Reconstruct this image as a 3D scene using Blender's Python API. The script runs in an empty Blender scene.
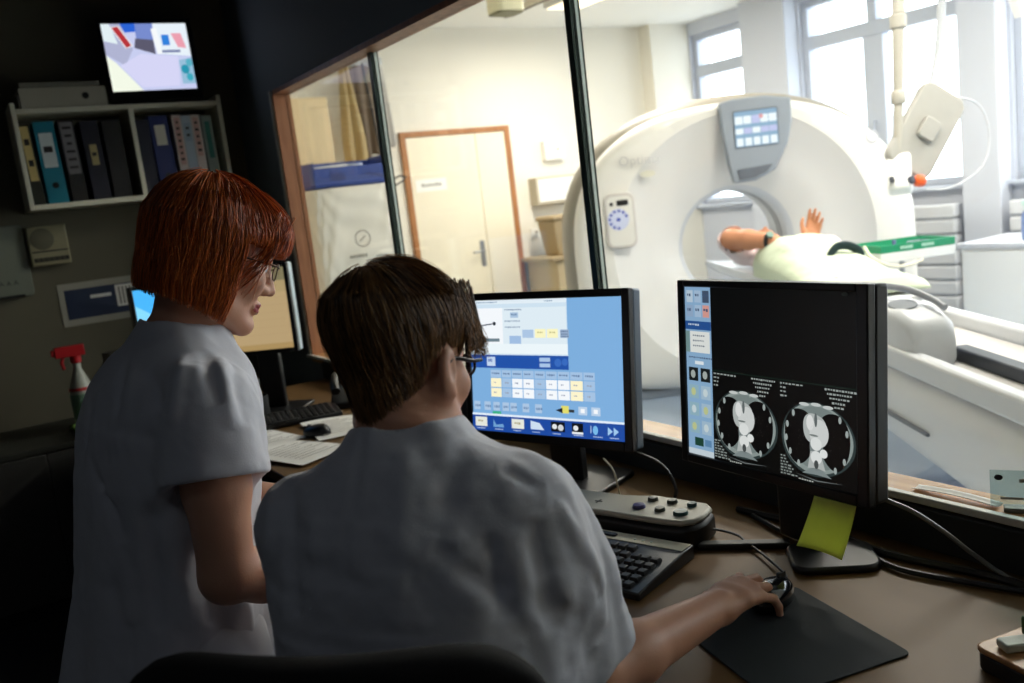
import bpy, math, random
import numpy as np
from mathutils import Vector, Matrix, Euler
random.seed(7)
SC = bpy.context.scene
COL = SC.collection
PI = math.pi
R_ = math.radians

# ------------------------------------------------------------------ materials
MATS = {}
def s2l(c):
    c = c / 255.0
    return c / 12.92 if c <= 0.04045 else ((c + 0.055) / 1.055) ** 2.4
def mat(name, rgb, rough=0.5, metal=0.0, var=0.08, scale=18.0, bump=0.0, bscale=200.0, spec=0.5, emit=None, estr=1.0, sss=0.0, coat=0.0, sheen=0.0, stretch=None):
    """rgb in 0-255 sRGB; var = gentle procedural variation of the base colour"""
    if name in MATS: return MATS[name]
    m = bpy.data.materials.new(name); m.use_nodes = True
    nt = m.node_tree; b = nt.nodes['Principled BSDF']
    col = tuple(s2l(c) for c in rgb) + (1,)
    b.inputs['Roughness'].default_value = rough
    b.inputs['Metallic'].default_value = metal
    b.inputs['Specular IOR Level'].default_value = spec
    if sss:
        b.inputs['Subsurface Weight'].default_value = sss
        b.inputs['Subsurface Radius'].default_value = (0.012, 0.005, 0.003)
        b.inputs['Subsurface Scale'].default_value = 1.0
    if coat: b.inputs['Coat Weight'].default_value = coat
    if sheen: b.inputs['Sheen Weight'].default_value = sheen
    tc = nt.nodes.new('ShaderNodeTexCoord')
    mp = nt.nodes.new('ShaderNodeMapping'); nt.links.new(tc.outputs['Object'], mp.inputs[0])
    if stretch: mp.inputs['Scale'].default_value = stretch
    if var > 0:
        n = nt.nodes.new('ShaderNodeTexNoise'); n.inputs['Scale'].default_value = scale; n.inputs['Detail'].default_value = 5
        nt.links.new(mp.outputs[0], n.inputs['Vector'])
        r = nt.nodes.new('ShaderNodeMapRange'); r.inputs[3].default_value = 1 - var; r.inputs[4].default_value = 1 + var
        nt.links.new(n.outputs['Fac'], r.inputs[0])
        mx = nt.nodes.new('ShaderNodeVectorMath'); mx.operation = 'SCALE'
        mx.inputs[0].default_value = col[:3]; nt.links.new(r.outputs[0], mx.inputs['Scale'])
        nt.links.new(mx.outputs[0], b.inputs['Base Color'])
    else:
        b.inputs['Base Color'].default_value = col
    if bump > 0:
        n2 = nt.nodes.new('ShaderNodeTexNoise'); n2.inputs['Scale'].default_value = bscale; n2.inputs['Detail'].default_value = 3
        nt.links.new(mp.outputs[0], n2.inputs['Vector'])
        bp = nt.nodes.new('ShaderNodeBump'); bp.inputs['Strength'].default_value = bump; bp.inputs['Distance'].default_value = 0.002
        nt.links.new(n2.outputs['Fac'], bp.inputs['Height']); nt.links.new(bp.outputs[0], b.inputs['Normal'])
    if emit:
        b.inputs['Emission Color'].default_value = tuple(s2l(c) for c in emit) + (1,)
        b.inputs['Emission Strength'].default_value = estr
    MATS[name] = m
    return m
SCREEN = 1.0
def glow(rgb, strength=1.0):
    name = 'screen_%d_%d_%d_%.2f' % (rgb[0], rgb[1], rgb[2], strength)
    if name in MATS: return MATS[name]
    m = bpy.data.materials.new(name); m.use_nodes = True
    b = m.node_tree.nodes['Principled BSDF']
    b.inputs['Base Color'].default_value = (0.01, 0.01, 0.012, 1); b.inputs['Roughness'].default_value = 0.35
    b.inputs['Emission Color'].default_value = tuple(s2l(c) for c in rgb) + (1,)
    b.inputs['Emission Strength'].default_value = strength * SCREEN
    MATS[name] = m
    return m
def glass(name, tint=(0.97, 0.985, 0.975), ior=1.45):
    if name in MATS: return MATS[name]
    m = bpy.data.materials.new(name); m.use_nodes = True
    nt = m.node_tree; nt.nodes.remove(nt.nodes['Principled BSDF'])
    out = [n for n in nt.nodes if n.type == 'OUTPUT_MATERIAL'][0]
    tr = nt.nodes.new('ShaderNodeBsdfTransparent'); tr.inputs[0].default_value = tint + (1,)
    gl = nt.nodes.new('ShaderNodeBsdfGlossy'); gl.inputs['Roughness'].default_value = 0.02
    lw = nt.nodes.new('ShaderNodeLayerWeight'); lw.inputs[0].default_value = .5
    pw = nt.nodes.new('ShaderNodeMath'); pw.operation = 'POWER'; pw.inputs[1].default_value = 5.0; nt.links.new(lw.outputs['Facing'], pw.inputs[0])
    fr = nt.nodes.new('ShaderNodeMath'); fr.operation = 'MULTIPLY_ADD'; fr.inputs[1].default_value = .96; fr.inputs[2].default_value = .025
    nt.links.new(pw.outputs[0], fr.inputs[0])
    mx = nt.nodes.new('ShaderNodeMixShader')
    nt.links.new(fr.outputs[0], mx.inputs[0]); nt.links.new(tr.outputs[0], mx.inputs[1]); nt.links.new(gl.outputs[0], mx.inputs[2])
    nt.links.new(mx.outputs[0], out.inputs[0])
    MATS[name] = m
    return m
def wood(name, rgb1, rgb2, rough=0.45, axis=1, scale=9.0):
    if name in MATS: return MATS[name]
    m = bpy.data.materials.new(name); m.use_nodes = True
    nt = m.node_tree; b = nt.nodes['Principled BSDF']; b.inputs['Roughness'].default_value = rough
    tc = nt.nodes.new('ShaderNodeTexCoord'); mp = nt.nodes.new('ShaderNodeMapping')
    sc = [scale * 4] * 3; sc[axis] = scale * 0.35; mp.inputs['Scale'].default_value = sc
    nt.links.new(tc.outputs['Object'], mp.inputs[0])
    n = nt.nodes.new('ShaderNodeTexNoise'); n.inputs['Scale'].default_value = 1.0; n.inputs['Detail'].default_value = 7; n.inputs['Distortion'].default_value = 0.6
    nt.links.new(mp.outputs[0], n.inputs['Vector'])
    rp = nt.nodes.new('ShaderNodeValToRGB')
    rp.color_ramp.elements[0].position = 0.3; rp.color_ramp.elements[1].position = 0.7
    rp.color_ramp.elements[0].color = tuple(s2l(c) for c in rgb1) + (1,); rp.color_ramp.elements[1].color = tuple(s2l(c) for c in rgb2) + (1,)
    nt.links.new(n.outputs['Fac'], rp.inputs[0]); nt.links.new(rp.outputs[0], b.inputs['Base Color'])
    MATS[name] = m
    return m

# ------------------------------------------------------------------ objects
def tag(o, label=None, cat=None, group=None, kind=None):
    if label: o['label'] = label
    if cat: o['category'] = cat
    if group: o['group'] = group
    if kind: o['kind'] = kind
    return o
def thing(name, label, cat, loc=(0, 0, 0), rotz=0.0, group=None, kind=None):
    o = bpy.data.objects.new(name, None); COL.objects.link(o)
    o.location = loc; o.rotation_euler = (0, 0, rotz); o.empty_display_size = 0.05
    return tag(o, label, cat, group, kind)
def copy_tree(o, parent=None):
    c = o.copy(); COL.objects.link(c)
    if parent is not None: c.parent = parent
    for ch in list(o.children): copy_tree(ch, c)
    return c
def xf(loc=(0, 0, 0), rot=(0, 0, 0), sc=1.0):
    return Matrix.Translation(loc) @ Euler(rot).to_matrix().to_4x4() @ Matrix.Diagonal((sc, sc, sc, 1) if not hasattr(sc, '__len__') else (*sc, 1))
class MB:
    def __init__(self): self.v = []; self.f = []; self.m = []; self.T = None
    def add(self, vs, fs, mi=0, T=None):
        o = len(self.v)
        for M in (T, self.T):
            if M is not None: vs = [M @ Vector(p) for p in vs]
        self.v += [tuple(p) for p in vs]
        self.f += [tuple(i + o for i in f) for f in fs]
        self.m += [mi] * len(fs)
        return self
    def box(self, x0, x1, y0, y1, z0, z1, mi=0, T=None):
        vs = [(x, y, z) for z in (z0, z1) for y in (y0, y1) for x in (x0, x1)]
        return self.add(vs, [(0, 2, 3, 1), (4, 5, 7, 6), (0, 1, 5, 4), (2, 6, 7, 3), (0, 4, 6, 2), (1, 3, 7, 5)], mi, T)
    def prism(self, poly, z0, z1, mi=0, T=None):
        n = len(poly)
        vs = [(x, y, z0) for x, y in poly] + [(x, y, z1) for x, y in poly]
        fs = [tuple(range(n))[::-1], tuple(range(n, 2 * n))] + [(i, (i + 1) % n, n + (i + 1) % n, n + i) for i in range(n)]
        return self.add(vs, fs, mi, T)
    def poly(self, pts, mi=0, T=None):
        return self.add(pts, [tuple(range(len(pts)))], mi, T)
    def lathe(self, prof, n=24, mi=0, T=None, cap=True):
        vs = []; fs = []
        for r, z in prof:
            for i in range(n):
                a = 2 * PI * i / n; vs.append((r * math.cos(a), r * math.sin(a), z))
        for k in range(len(prof) - 1):
            for i in range(n):
                j = (i + 1) % n; fs.append((k * n + i, k * n + j, (k + 1) * n + j, (k + 1) * n + i))
        if cap:
            fs.append(tuple(range(n))[::-1]); fs.append(tuple(range((len(prof) - 1) * n, len(prof) * n)))
        return self.add(vs, fs, mi, T)
    def tube(self, pts, r, n=8, mi=0, T=None, cap=True, flat=1.0):
        pts = [Vector(p) for p in pts]; k = len(pts); rs = r if hasattr(r, '__len__') else [r] * k
        vs = []; fs = []; prev = None
        for i, p in enumerate(pts):
            d = (pts[min(i + 1, k - 1)] - pts[max(i - 1, 0)]).normalized()
            if prev is None:
                a = Vector((0, 0, 1)) if abs(d.z) < .9 else Vector((1, 0, 0)); u = d.cross(a).normalized()
            else: u = (prev - d * prev.dot(d)).normalized()
            prev = u; w = d.cross(u)
            for q in range(n):
                a = 2 * PI * q / n; vs.append(p + (u * math.cos(a) + w * math.sin(a) * flat) * rs[i])
        for i in range(k - 1):
            for q in range(n):
                j = (q + 1) % n; fs.append((i * n + q, i * n + j, (i + 1) * n + j, (i + 1) * n + q))
        if cap: fs.append(tuple(range(n))[::-1]); fs.append(tuple(range((k - 1) * n, k * n)))
        return self.add(vs, fs, mi, T)
    def grid(self, fn, nu, nv, mi=0, T=None, closeu=False):
        vs = [fn(i / (nu if closeu else nu - 1), j / (nv - 1)) for j in range(nv) for i in range(nu)]
        fs = []
        for j in range(nv - 1):
            for i in range(nu if closeu else nu - 1):
                i2 = (i + 1) % nu; fs.append((j * nu + i, j * nu + i2, (j + 1) * nu + i2, (j + 1) * nu + i))
        return self.add(vs, fs, mi, T)
    def build(self, name, mats, parent=None, bevel=0.0, seg=2, smooth=40, loc=None, solid=0.0, sub=0, recalc=True):
        me = bpy.data.meshes.new(name)
        me.from_pydata([tuple(p) for p in self.v], [], self.f)
        if not isinstance(mats, (list, tuple)): mats = [mats]
        for m in mats: me.materials.append(m)
        if len(mats) > 1: me.polygons.foreach_set('material_index', self.m)
        me.validate()
        if recalc:
            import bmesh
            bm = bmesh.new(); bm.from_mesh(me); bmesh.ops.recalc_face_normals(bm, faces=bm.faces); bm.to_mesh(me); bm.free()
        if smooth:
            me.polygons.foreach_set('use_smooth', [True] * len(me.polygons)); me.set_sharp_from_angle(angle=R_(smooth))
        o = bpy.data.objects.new(name, me); COL.objects.link(o)
        if parent is not None: o.parent = parent
        if loc is not None: o.location = loc
        if solid:
            s = o.modifiers.new('Solidify', 'SOLIDIFY'); s.thickness = solid; s.offset = 0
        if bevel:
            b = o.modifiers.new('Bevel', 'BEVEL'); b.width = bevel; b.segments = seg; b.limit_method = 'ANGLE'; b.angle_limit = R_(40); b.harden_normals = False
        if sub:
            s = o.modifiers.new('Subdivision', 'SUBSURF'); s.levels = sub; s.render_levels = sub
        return o
def rrect(w, h, r, n=5, cx=0, cy=0):
    pts = []
    for (sx, sy, a0) in ((1, 1, 0), (-1, 1, 90), (-1, -1, 180), (1, -1, 270)):
        for i in range(n + 1):
            a = R_(a0 + 90 * i / n); pts.append((cx + sx * (w / 2 - r) + r * math.cos(a), cy + sy * (h / 2 - r) + r * math.sin(a)))
    return pts
def oval(rx, ry, n=24, cx=0, cy=0, a0=0):
    return [(cx + rx * math.cos(2 * PI * i / n + a0), cy + ry * math.sin(2 * PI * i / n + a0)) for i in range(n)]
def struct(o):
    o['kind'] = 'structure'; return o
def text_geo(mb, body, size, T, mi=0, extrude=0.0004):
    cu = bpy.data.curves.new('t', 'FONT'); cu.body = body; cu.size = size; cu.extrude = extrude; cu.align_x = 'CENTER'; cu.align_y = 'CENTER'; cu.resolution_u = 3
    ob = bpy.data.objects.new('t', cu); COL.objects.link(ob)
    dg = bpy.context.evaluated_depsgraph_get(); me = ob.evaluated_get(dg).to_mesh()
    mb.add([v.co.copy() for v in me.vertices], [tuple(p.vertices) for p in me.polygons], mi, T)
    bpy.data.objects.remove(ob); bpy.data.curves.remove(cu)
def spline(pts, n=24):
    """Catmull-Rom through points"""
    P = [Vector(p) for p in pts]; P = [P[0] * 2 - P[1]] + P + [P[-1] * 2 - P[-2]]; out = []
    segs = len(P) - 3
    for s in range(segs):
        p0, p1, p2, p3 = P[s:s + 4]; m = max(2, n // segs)
        for i in range(m):
            t = i / m
            out.append(0.5 * ((2 * p1) + (p2 - p0) * t + (2 * p0 - 5 * p1 + 4 * p2 - p3) * t * t + (3 * p1 - p0 - 3 * p2 + p3) * t ** 3))
    out.append(P[-2]); return out
# ================================================================== SETTING
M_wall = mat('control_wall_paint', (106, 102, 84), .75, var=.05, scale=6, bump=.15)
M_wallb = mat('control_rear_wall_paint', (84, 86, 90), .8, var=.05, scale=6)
M_wallw = mat('window_wall_paint', (120, 130, 134), .7, var=.05, scale=6, bump=.15)
M_ctw = mat('scan_room_wall', (234, 229, 216), .8, var=.02, scale=4)
M_ctw2 = mat('scan_room_outer_wall', (204, 208, 218), .8, var=.02, scale=4)
M_ceil = mat('ceiling_paint', (240, 238, 230), .85, var=.02)
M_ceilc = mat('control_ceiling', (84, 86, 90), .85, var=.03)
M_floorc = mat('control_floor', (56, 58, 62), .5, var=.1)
M_floors = mat('scan_room_floor', (168, 184, 204), .35, var=.05, scale=3)
WY0, WY1, WZ0, WZ1 = -0.45, 4.03, 0.841, 2.024
mb = MB(); mb.box(-1.7, 1.47, -1.7, 4.62, -.12, 0, 0); mb.box(1.47, 6.75, -1.7, 6.9, -.12, 0, 1)
mb.box(-1.7, 1.47, 4.62, 6.9, -.12, 0, 0)
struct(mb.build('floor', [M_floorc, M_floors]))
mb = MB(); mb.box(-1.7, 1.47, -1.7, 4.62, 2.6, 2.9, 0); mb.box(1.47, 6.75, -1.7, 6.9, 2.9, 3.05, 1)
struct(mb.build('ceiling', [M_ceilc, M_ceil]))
# wall with the observation window (control side grey, scan side cream)
mb = MB()
for (y0, y1, z0, z1) in ((-1.6, WY0, 0, 2.9), (WY0, WY1, 0, WZ0 - .03), (WY0, WY1, WZ1 + .02, 2.9), (WY1, 6.75, 0, 2.9)):
    mb.box(1.40, 1.445, y0, y1, z0, z1, 0); mb.box(1.445, 1.48, y0, y1, z0, z1, 1)
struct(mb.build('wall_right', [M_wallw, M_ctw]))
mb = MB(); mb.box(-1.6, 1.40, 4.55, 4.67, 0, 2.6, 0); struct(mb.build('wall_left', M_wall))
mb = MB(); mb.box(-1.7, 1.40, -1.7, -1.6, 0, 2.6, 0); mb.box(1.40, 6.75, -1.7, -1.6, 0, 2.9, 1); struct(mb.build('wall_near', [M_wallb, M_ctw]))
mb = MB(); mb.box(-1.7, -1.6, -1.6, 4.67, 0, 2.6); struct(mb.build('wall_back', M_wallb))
mb = MB(); mb.box(1.40, 6.75, 6.75, 6.88, 0, 2.9)
mb.box(6.02, 6.5, 6.60, 6.75, 0, 2.9)
struct(mb.build('wall_far', M_ctw))
# outer wall with daylight windows
WINS = [(5.82, 6.58), (3.82, 5.28), (1.55, 3.50), (-1.0, 1.25)]
OZ0, OZ1 = 1.16, 2.78
mb = MB(); mb.box(6.5, 6.75, -1.6, 6.75, 0, OZ0); mb.box(6.5, 6.75, -1.6, 6.75, OZ1, 2.9)
ys = [-1.6] + [v for w in sorted(WINS) for v in w] + [6.75]
for i in range(0, len(ys), 2): mb.box(6.5, 6.75, ys[i], ys[i + 1], OZ0, OZ1)
struct(mb.build('wall_outer', M_ctw2))
mb = MB()
for (y0, y1) in ((5.30, 5.80), (3.52, 3.80), (1.27, 1.53)): mb.box(6.34, 6.5, y0, y1, 0, 2.9)
struct(mb.build('trim_1', M_ctw2, bevel=.01))
M_wfr = mat('window_frame_white', (190, 196, 208), .45, var=.02)
M_pane = glass('window_glass', (.97, .98, .98))
for i, (y0, y1) in enumerate(WINS):
    w = thing('window_%d' % (i + 1), None, None, (6.58, (y0 + y1) / 2, OZ0), kind='structure')
    hw = (y1 - y0) / 2; h = OZ1 - OZ0; mb = MB(); t = .055
    mb.box(-.04, .05, -hw, hw, 0, t); mb.box(-.04, .05, -hw, hw, h - t, h)
    mb.box(-.04, .05, -hw, -hw + t, t, h - t); mb.box(-.04, .05, hw - t, hw, t, h - t)
    tz0, tz1 = 1.22, 1.33
    mb.box(-.05, .05, -hw + t, hw - t, tz0, tz1)
    if i:
        for c in ([.06] if i == 1 else [-.0]):
            mb.box(-.045, .05, c - .09, c + .09, t, tz0)
            mb.box(-.045, .05, c - .04, c + .04, tz1, h - t)
    mb.build('window_frame', M_wfr, w, bevel=.006)
    mb = MB(); mb.box(.0, .006, -hw + t, hw - t, t, h - t); mb.build('pane', M_pane, w)
    mb = MB(); mb.box(-.16, -.04, -hw - .03, hw + .03, -.03, .0); mb.build('window_sill', M_wfr, w, bevel=.006)
    if i == 1:
        mb = MB(); mb.tube([(-.05, .06, .55), (-.075, .06, .55), (-.08, .06, .43)], .008); mb.build('window_handle', M_wfr, w)
# observation window: timber lining, painted edge, mullions and three panes
M_lin = wood('window_lining_wood', (146, 92, 58), (180, 122, 82), .45, 2)
M_lin2 = wood('window_sill_wood', (196, 146, 96), (222, 176, 124), .22, 1)
M_edge = mat('painted_edge', (222, 222, 214), .5)
M_mul = mat('mullion_dark', (44, 60, 54), .3, .3, var=.03); M_mul2 = mat('mullion_light', (200, 212, 208), .3, .6, var=.02)
w = thing('window_5', None, None, (1.46, 1.8, WZ0), kind='structure')
hw0, hw1, h = WY0 - 1.8, WY1 - 1.8, WZ1 - WZ0
mb = MB(); mb.box(-.06, .02, hw1 - .02, hw1 + .0, 0, h); mb.box(-.06, .02, hw0, hw0 + .02, 0, h); mb.box(-.06, .02, hw0 + .02, hw1 - .02, h - .0, h + .02)
mb.build('window_lining', M_lin, w)
mb = MB(); mb.box(-.06, .02, hw0, hw1, -.03, 0); mb.build('window_sill', M_lin2, w, bevel=.002)
mb = MB(); mb.box(-.078, -.06, hw0 - .03, hw1 + .02, -.010, .004); mb.box(-.068, -.058, hw1 - .004, hw1 + .016, .0, h + .02)
mb.build('sill_edge', M_edge, w, bevel=.003)
for c in (3.077, 1.889):
    mb = MB(); y = c - 1.8
    y -= .006; mb.box(-.012, .005, y - .012, y + .012, 0, h, 0); mb.box(.005, .014, y - .012, y + .012, 0, h, 1); mb.box(.014, .020, y - .012, y + .012, 0, h, 0)
    mb.build('mullion', [M_mul, M_mul2], w)
M_obs = glass('observation_glass', (.955, .965, .955))
for (a, b) in ((3.083, WY1 - .02), (1.895, 3.059), (WY0 + .02, 1.871)):
    mb = MB(); mb.box(-.004, .004, a - 1.8, b - 1.8, .0, h); mb.build('pane', M_obs, w)
# double door in the far wall
M_door = mat('door_leaf', (240, 230, 206), .5, var=.02, scale=3); M_dfr = wood('door_frame_wood', (150, 96, 52), (182, 126, 76), .5, 2)
M_steel = mat('brushed_steel', (170, 172, 174), .3, .9, var=.03)
d = thing('door_1', None, None, (3.875, 6.75, 0), kind='structure')
mb = MB(); mb.box(-.53, -.48, -.03, .0, 0, 2.075); mb.box(.48, .53, -.03, .0, 0, 2.075); mb.box(-.48, .48, -.03, .0, 2.03, 2.075); mb.build('door_frame', M_dfr, d, bevel=.004)
mb = MB(); mb.box(-.48, .178, -.018, -.0, .01, 2.03); mb.build('door_leaf', M_door, d, bevel=.003)
mb = MB(); mb.box(.184, .48, -.018, -.0, .01, 2.03); mb.build('door_leaf', M_door, d, bevel=.003)
mb = MB(); mb.box(.10, .145, -.024, -.018, .9, 1.12); mb.tube([(.12, -.024, 1.03), (.12, -.07, 1.03), (.0, -.075, 1.03)], .009); mb.build('door_handle', M_steel, d, bevel=.002)
M_lab = mat('paper_white', (246, 244, 238), .7, var=.02); M_ink = mat('grey_ink', (150, 146, 138), .7, var=0)
mb = MB(); mb.box(-.44, -.15, -.022, -.018, 1.585, 1.685, 0)
for k, hh in enumerate((.030, .022, .026, .022, .030, .024)): mb.box(-.385 + k * .032, -.363 + k * .032, -.0228, -.022, 1.622, 1.622 + hh, 1)
mb.build('door_sign', [M_lab, M_ink], d)
for i, (nm, a) in enumerate((('baseboard_left', (-1.6, 1.40, 4.535, 4.55)), )):
    mb = MB(); mb.box(*a, 0, .08); struct(mb.build(nm, mat('baseboard_dark', (60, 60, 58), .6), bevel=.004))
# ================================================================== SCAN ROOM
LAMPS = [(3.75, 2.3), (4.4, 5.2), (5.5, 2.0)]
CTRL_FILL = 0.95  # power of the fill light added in the control room
GA = R_(-33.0)                      # the scanner stands skewed in the room
GC = Vector((4.47, 4.17, 0))
GR = Vector((math.cos(GA), math.sin(GA), 0)); GS = Vector((math.sin(GA), -math.cos(GA), 0))   # right of the scanner face, towards the observation window
def gw(u, s, z): return GC + GR * u + GS * s + Vector((0, 0, z))
M_gan = mat('scanner_shell', (236, 233, 226), .4, var=.015, scale=3)
M_gan2 = mat('scanner_cone', (233, 231, 227), .45, var=.015, scale=3)
M_gray = mat('scanner_side_grey', (150, 144, 132), .5, var=.02)
M_dgray = mat('display_shell_grey', (142, 150, 160), .4, var=.03)
M_black = mat('black_plastic', (14, 14, 15), .45, var=.05)
M_dark = mat('dark_rubber', (26, 28, 30), .6, var=.05)
M_white = mat('white_plastic', (232, 232, 230), .4, var=.02)
M_bluish = mat('table_skirt', (178, 188, 204), .45, var=.02)
g = thing('ct_scanner', 'large white ring shaped CT scanner with grey display above its bore', 'scanner', GC, GA)
# local: x right on the face, y backwards, z up
BZ = .965
def outline(a, grow=0.0):
    """face outline: wide rounded-top ring, squarer at the foot"""
    c, s = math.cos(a), math.sin(a)
    hw = 1.105 if c < -.15 else (1.14 if c > .15 else 1.1225 + c * .1166)
    if s >= 0: hh, e = .93, (2.55 if c < 0 else 2.25) if abs(c) > .15 else 2.4 - c
    else: hh, e = .925, 5.0
    k = (abs(c / hw) ** e + abs(s / hh) ** e) ** (-1 / e)
    return ((k + grow) * c, (k + grow) * s + BZ)
NA = 96
def ring(fr, y, grow=0.0, circ=None):
    out = []
    for i in range(NA):
        a = 2 * PI * i / NA; ox, oz = outline(a, grow)
        if circ is not None:
            cx, cz = circ * math.cos(a), BZ + circ * math.sin(a); x = cx + (ox - cx) * fr; z = cz + (oz - cz) * fr
        else: x, z = ox, oz
        out.append((x, y, z))
    return out
def rings(mb, rs, mi=0):
    vs = [p for r in rs for p in r]; fs = []
    for k in range(len(rs) - 1):
        for i in range(NA):
            j = (i + 1) % NA; fs.append((k * NA + i, k * NA + j, (k + 1) * NA + j, (k + 1) * NA + i))
    mb.add(vs, fs, mi)
mb = MB()
rings(mb, [ring(0, .22, circ=.84)] if False else [ring(0, .0, circ=.86), ring(.5, -.012, circ=.86), ring(1, -.004, grow=-.07), ring(1, .006, grow=-.045), ring(1, .03, grow=-.015), ring(1, .08), ring(1, .16, grow=.004)])
mb.build('front_cover', M_gan, g, smooth=60)
mb = MB(); rings(mb, [ring(0, .0, circ=.86), ring(0, .012, circ=.852), ring(0, .10, circ=.62), ring(0, .20, circ=.44), ring(0, .24, circ=.395)])
mb.build('bore_cone', M_gan2, g, smooth=60)
mb = MB(); rings(mb, [ring(0, .24, circ=.395), ring(0, .27, circ=.365), ring(0, .30, circ=.36), ring(0, .70, circ=.36), ring(0, .74, circ=.40), ring(0, .90, circ=.62)])
mb.build('bore_tube', mat('bore_liner', (214, 216, 220), .35, var=.02), g, smooth=60)
mb = MB()
for y in (.40, .47): rings(mb, [ring(0, y, circ=.3585), ring(0, y + .03, circ=.3585)])
mb.build('scan_window_band', mat('bore_band_grey', (92, 96, 104), .4), g, smooth=60)
mb = MB(); rings(mb, [ring(1, .16, grow=-.012), ring(1, .19, grow=.035), ring(1, .26, grow=.06), ring(1, .62, grow=.06), ring(1, .84, grow=.02), ring(1, .90, grow=-.06), ring(0, .90, circ=.62)])
mb.build('side_shell', M_gray, g, smooth=60)
mb = MB(); mb.prism(rrect(2.0, .8, .08, cx=.045, cy=.45), 0, .05); mb.build('base_plinth', M_dgray, g, bevel=.006)
# display on the front of the ring
T = xf((-.03, -.01, 0), (PI / 2, 0, 0))          # x, z face drawing plane: local (x, z) -> (x, -.01, z)
disp = [(-.085, 1.885), (.0, 1.90), (.20, 1.902), (.375, 1.87), (.372, 1.72), (.335, 1.58), (.245, 1.43), (.12, 1.375), (-.025, 1.37), (-.05, 1.50), (-.075, 1.70)]
mb = MB(); mb.prism(disp, -.01, .045, T=T); dsp = mb.build('display', M_dgray, g, bevel=.014, seg=3)
mb = MB(); mb.prism(rrect(.285, .235, .01, cx=.14, cy=1.705), .045, .049, T=T); mb.build('screen_frame', mat('display_rim', (96, 104, 116), .3), dsp)
mb = MB(); random.seed(3)
mb.prism(rrect(.27, .22, .005, cx=.14, cy=1.705), .049, .051, 0, T=T)
for r in range(3):
    for c in range(5):
        w0 = .050 if r else .042; x = .025 + c * .054; z = 1.625 + r * .068
        if random.random() < .93: mb.prism(rrect(w0, .05 if r != 1 else .036, .004, 2, x + .007, z), .051, .0515, random.choice((1, 1, 1, 2)) if r else 1, T=T)
mb.prism(oval(.014, .014, 12, .175, 1.775), .051, .0518, 3, T=T)
mb.build('screen', [glow((150, 186, 216), 1.0), glow((240, 250, 255), 1.15), glow((205, 210, 250), 1.0), glow((240, 170, 170), 1.0)], dsp)
mb = MB(); mb.prism([(.0, 1.455), (.23, 1.47), (.19, 1.425), (.11, 1.395), (.01, 1.39)], .045, .052, T=T); mb.build('display_vent', mat('vent_grey', (96, 102, 112), .5), dsp, bevel=.004)
# control panels left and right of the bore
for sx, cx in ((-1, -.80), ):
    mb = MB(); T2 = xf((cx, -.012, 1.22), (PI / 2, 0, R_(0)))
    mb.prism(rrect(.20, .36, .05), -.01, .018, 0, T=T2)
    cp = mb.build('control_panel', [mat('panel_rim', (212, 206, 200), .5)], g, bevel=.008)
    mb = MB(); mb.prism(rrect(.165, .32, .04), .018, .021, 0, T=T2)
    mb.prism(rrect(.075, .035, .006, cx=.02, cy=.115), .021, .024, 1, T=T2); mb.prism(oval(.012, .012, 10, -.052, .112), .021, .024, 1, T=T2)
    mb.prism(oval(.07, .07, 24, -.015, .01), .021, .0225, 2, T=T2)
    for k in range(9):
        a = R_(20 + k * 31); mb.prism(oval(.010, .010, 8, -.015 + .056 * math.cos(a), .01 + .056 * math.sin(a)), .0225, .0245, 3, T=T2)
    mb.prism(oval(.014, .014, 8, -.015, .01), .0225, .0245, 3, T=T2)
    mb.build('button_pad', [M_gan, M_black, mat('pad_lilac', (214, 220, 246), .4), mat('pad_blue', (84, 98, 190), .4)], cp)
mb = MB(); text_geo(mb, 'Optima', .088, xf((-.645, -.030, 1.592), (PI / 2, 0, 0)), 0, .002); mb.build('lettering', mat('lettering_grey', (206, 204, 202), .5), g)
mb = MB()
for k in range(24):
    a0, a1 = 2 * PI * k / 24, 2 * PI * (k + 1) / 24
    mb.poly([(.86 + .042 * math.cos(a0), -.014, 1.565 + .042 * math.sin(a0)), (.86 + .042 * math.cos(a1), -.014, 1.565 + .042 * math.sin(a1)), (.86 + .030 * math.cos(a1), -.014, 1.565 + .030 * math.sin(a1)), (.86 + .030 * math.cos(a0), -.014, 1.565 + .030 * math.sin(a0))])
mb.build('ring_mark', mat('mark_grey', (190, 190, 196), .5), g, recalc=False)
mb = MB(); mb.prism(oval(.05, .022, 16, -.565, 1.50), -.004, .004, T=T); mb.build('logo_oval', mat('logo_pale', (222, 218, 200), .5), g)

M_tab = mat('table_shell', (216, 218, 222), .4, var=.015, scale=3)
# ---- patient table : base and cradle (frame: x right of face, y = -s)
t = thing('scanner_table', 'long white patient table running from the scanner bore to the window', 'table', gw(0, 2.2, 0), GA)
def ty(s): return -(s - 2.2)
def sec(s, hw, z0, z1, rr):   # rounded slab section
    return [(x, ty(s), z) for x, z in rrect(hw * 2, z1 - z0, rr, 6, 0, (z0 + z1) / 2)]
def loft(mb, secs, mi=0, caps=True):
    n = len(secs[0]); vs = [p for r in secs for p in r]; fs = []
    for k in range(len(secs) - 1):
        for i in range(n):
            j = (i + 1) % n; fs.append((k * n + i, k * n + j, (k + 1) * n + j, (k + 1) * n + i))
    if caps: fs.append(tuple(range(n))[::-1]); fs.append(tuple(range((len(secs) - 1) * n, len(secs) * n)))
    mb.add(vs, fs, mi)
mb = MB(); loft(mb, [sec(.55, .20, .55, .66, .05), sec(.62, .235, .50, .72, .07), sec(1.2, .25, .47, .73, .08), sec(2.6, .262, .46, .735, .09), sec(3.4, .275, .42, .735, .10), sec(3.95, .28, .38, .74, .11), sec(4.0, .265, .42, .72, .11)])
mb.build('table_body', M_tab, t, smooth=50)
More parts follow.
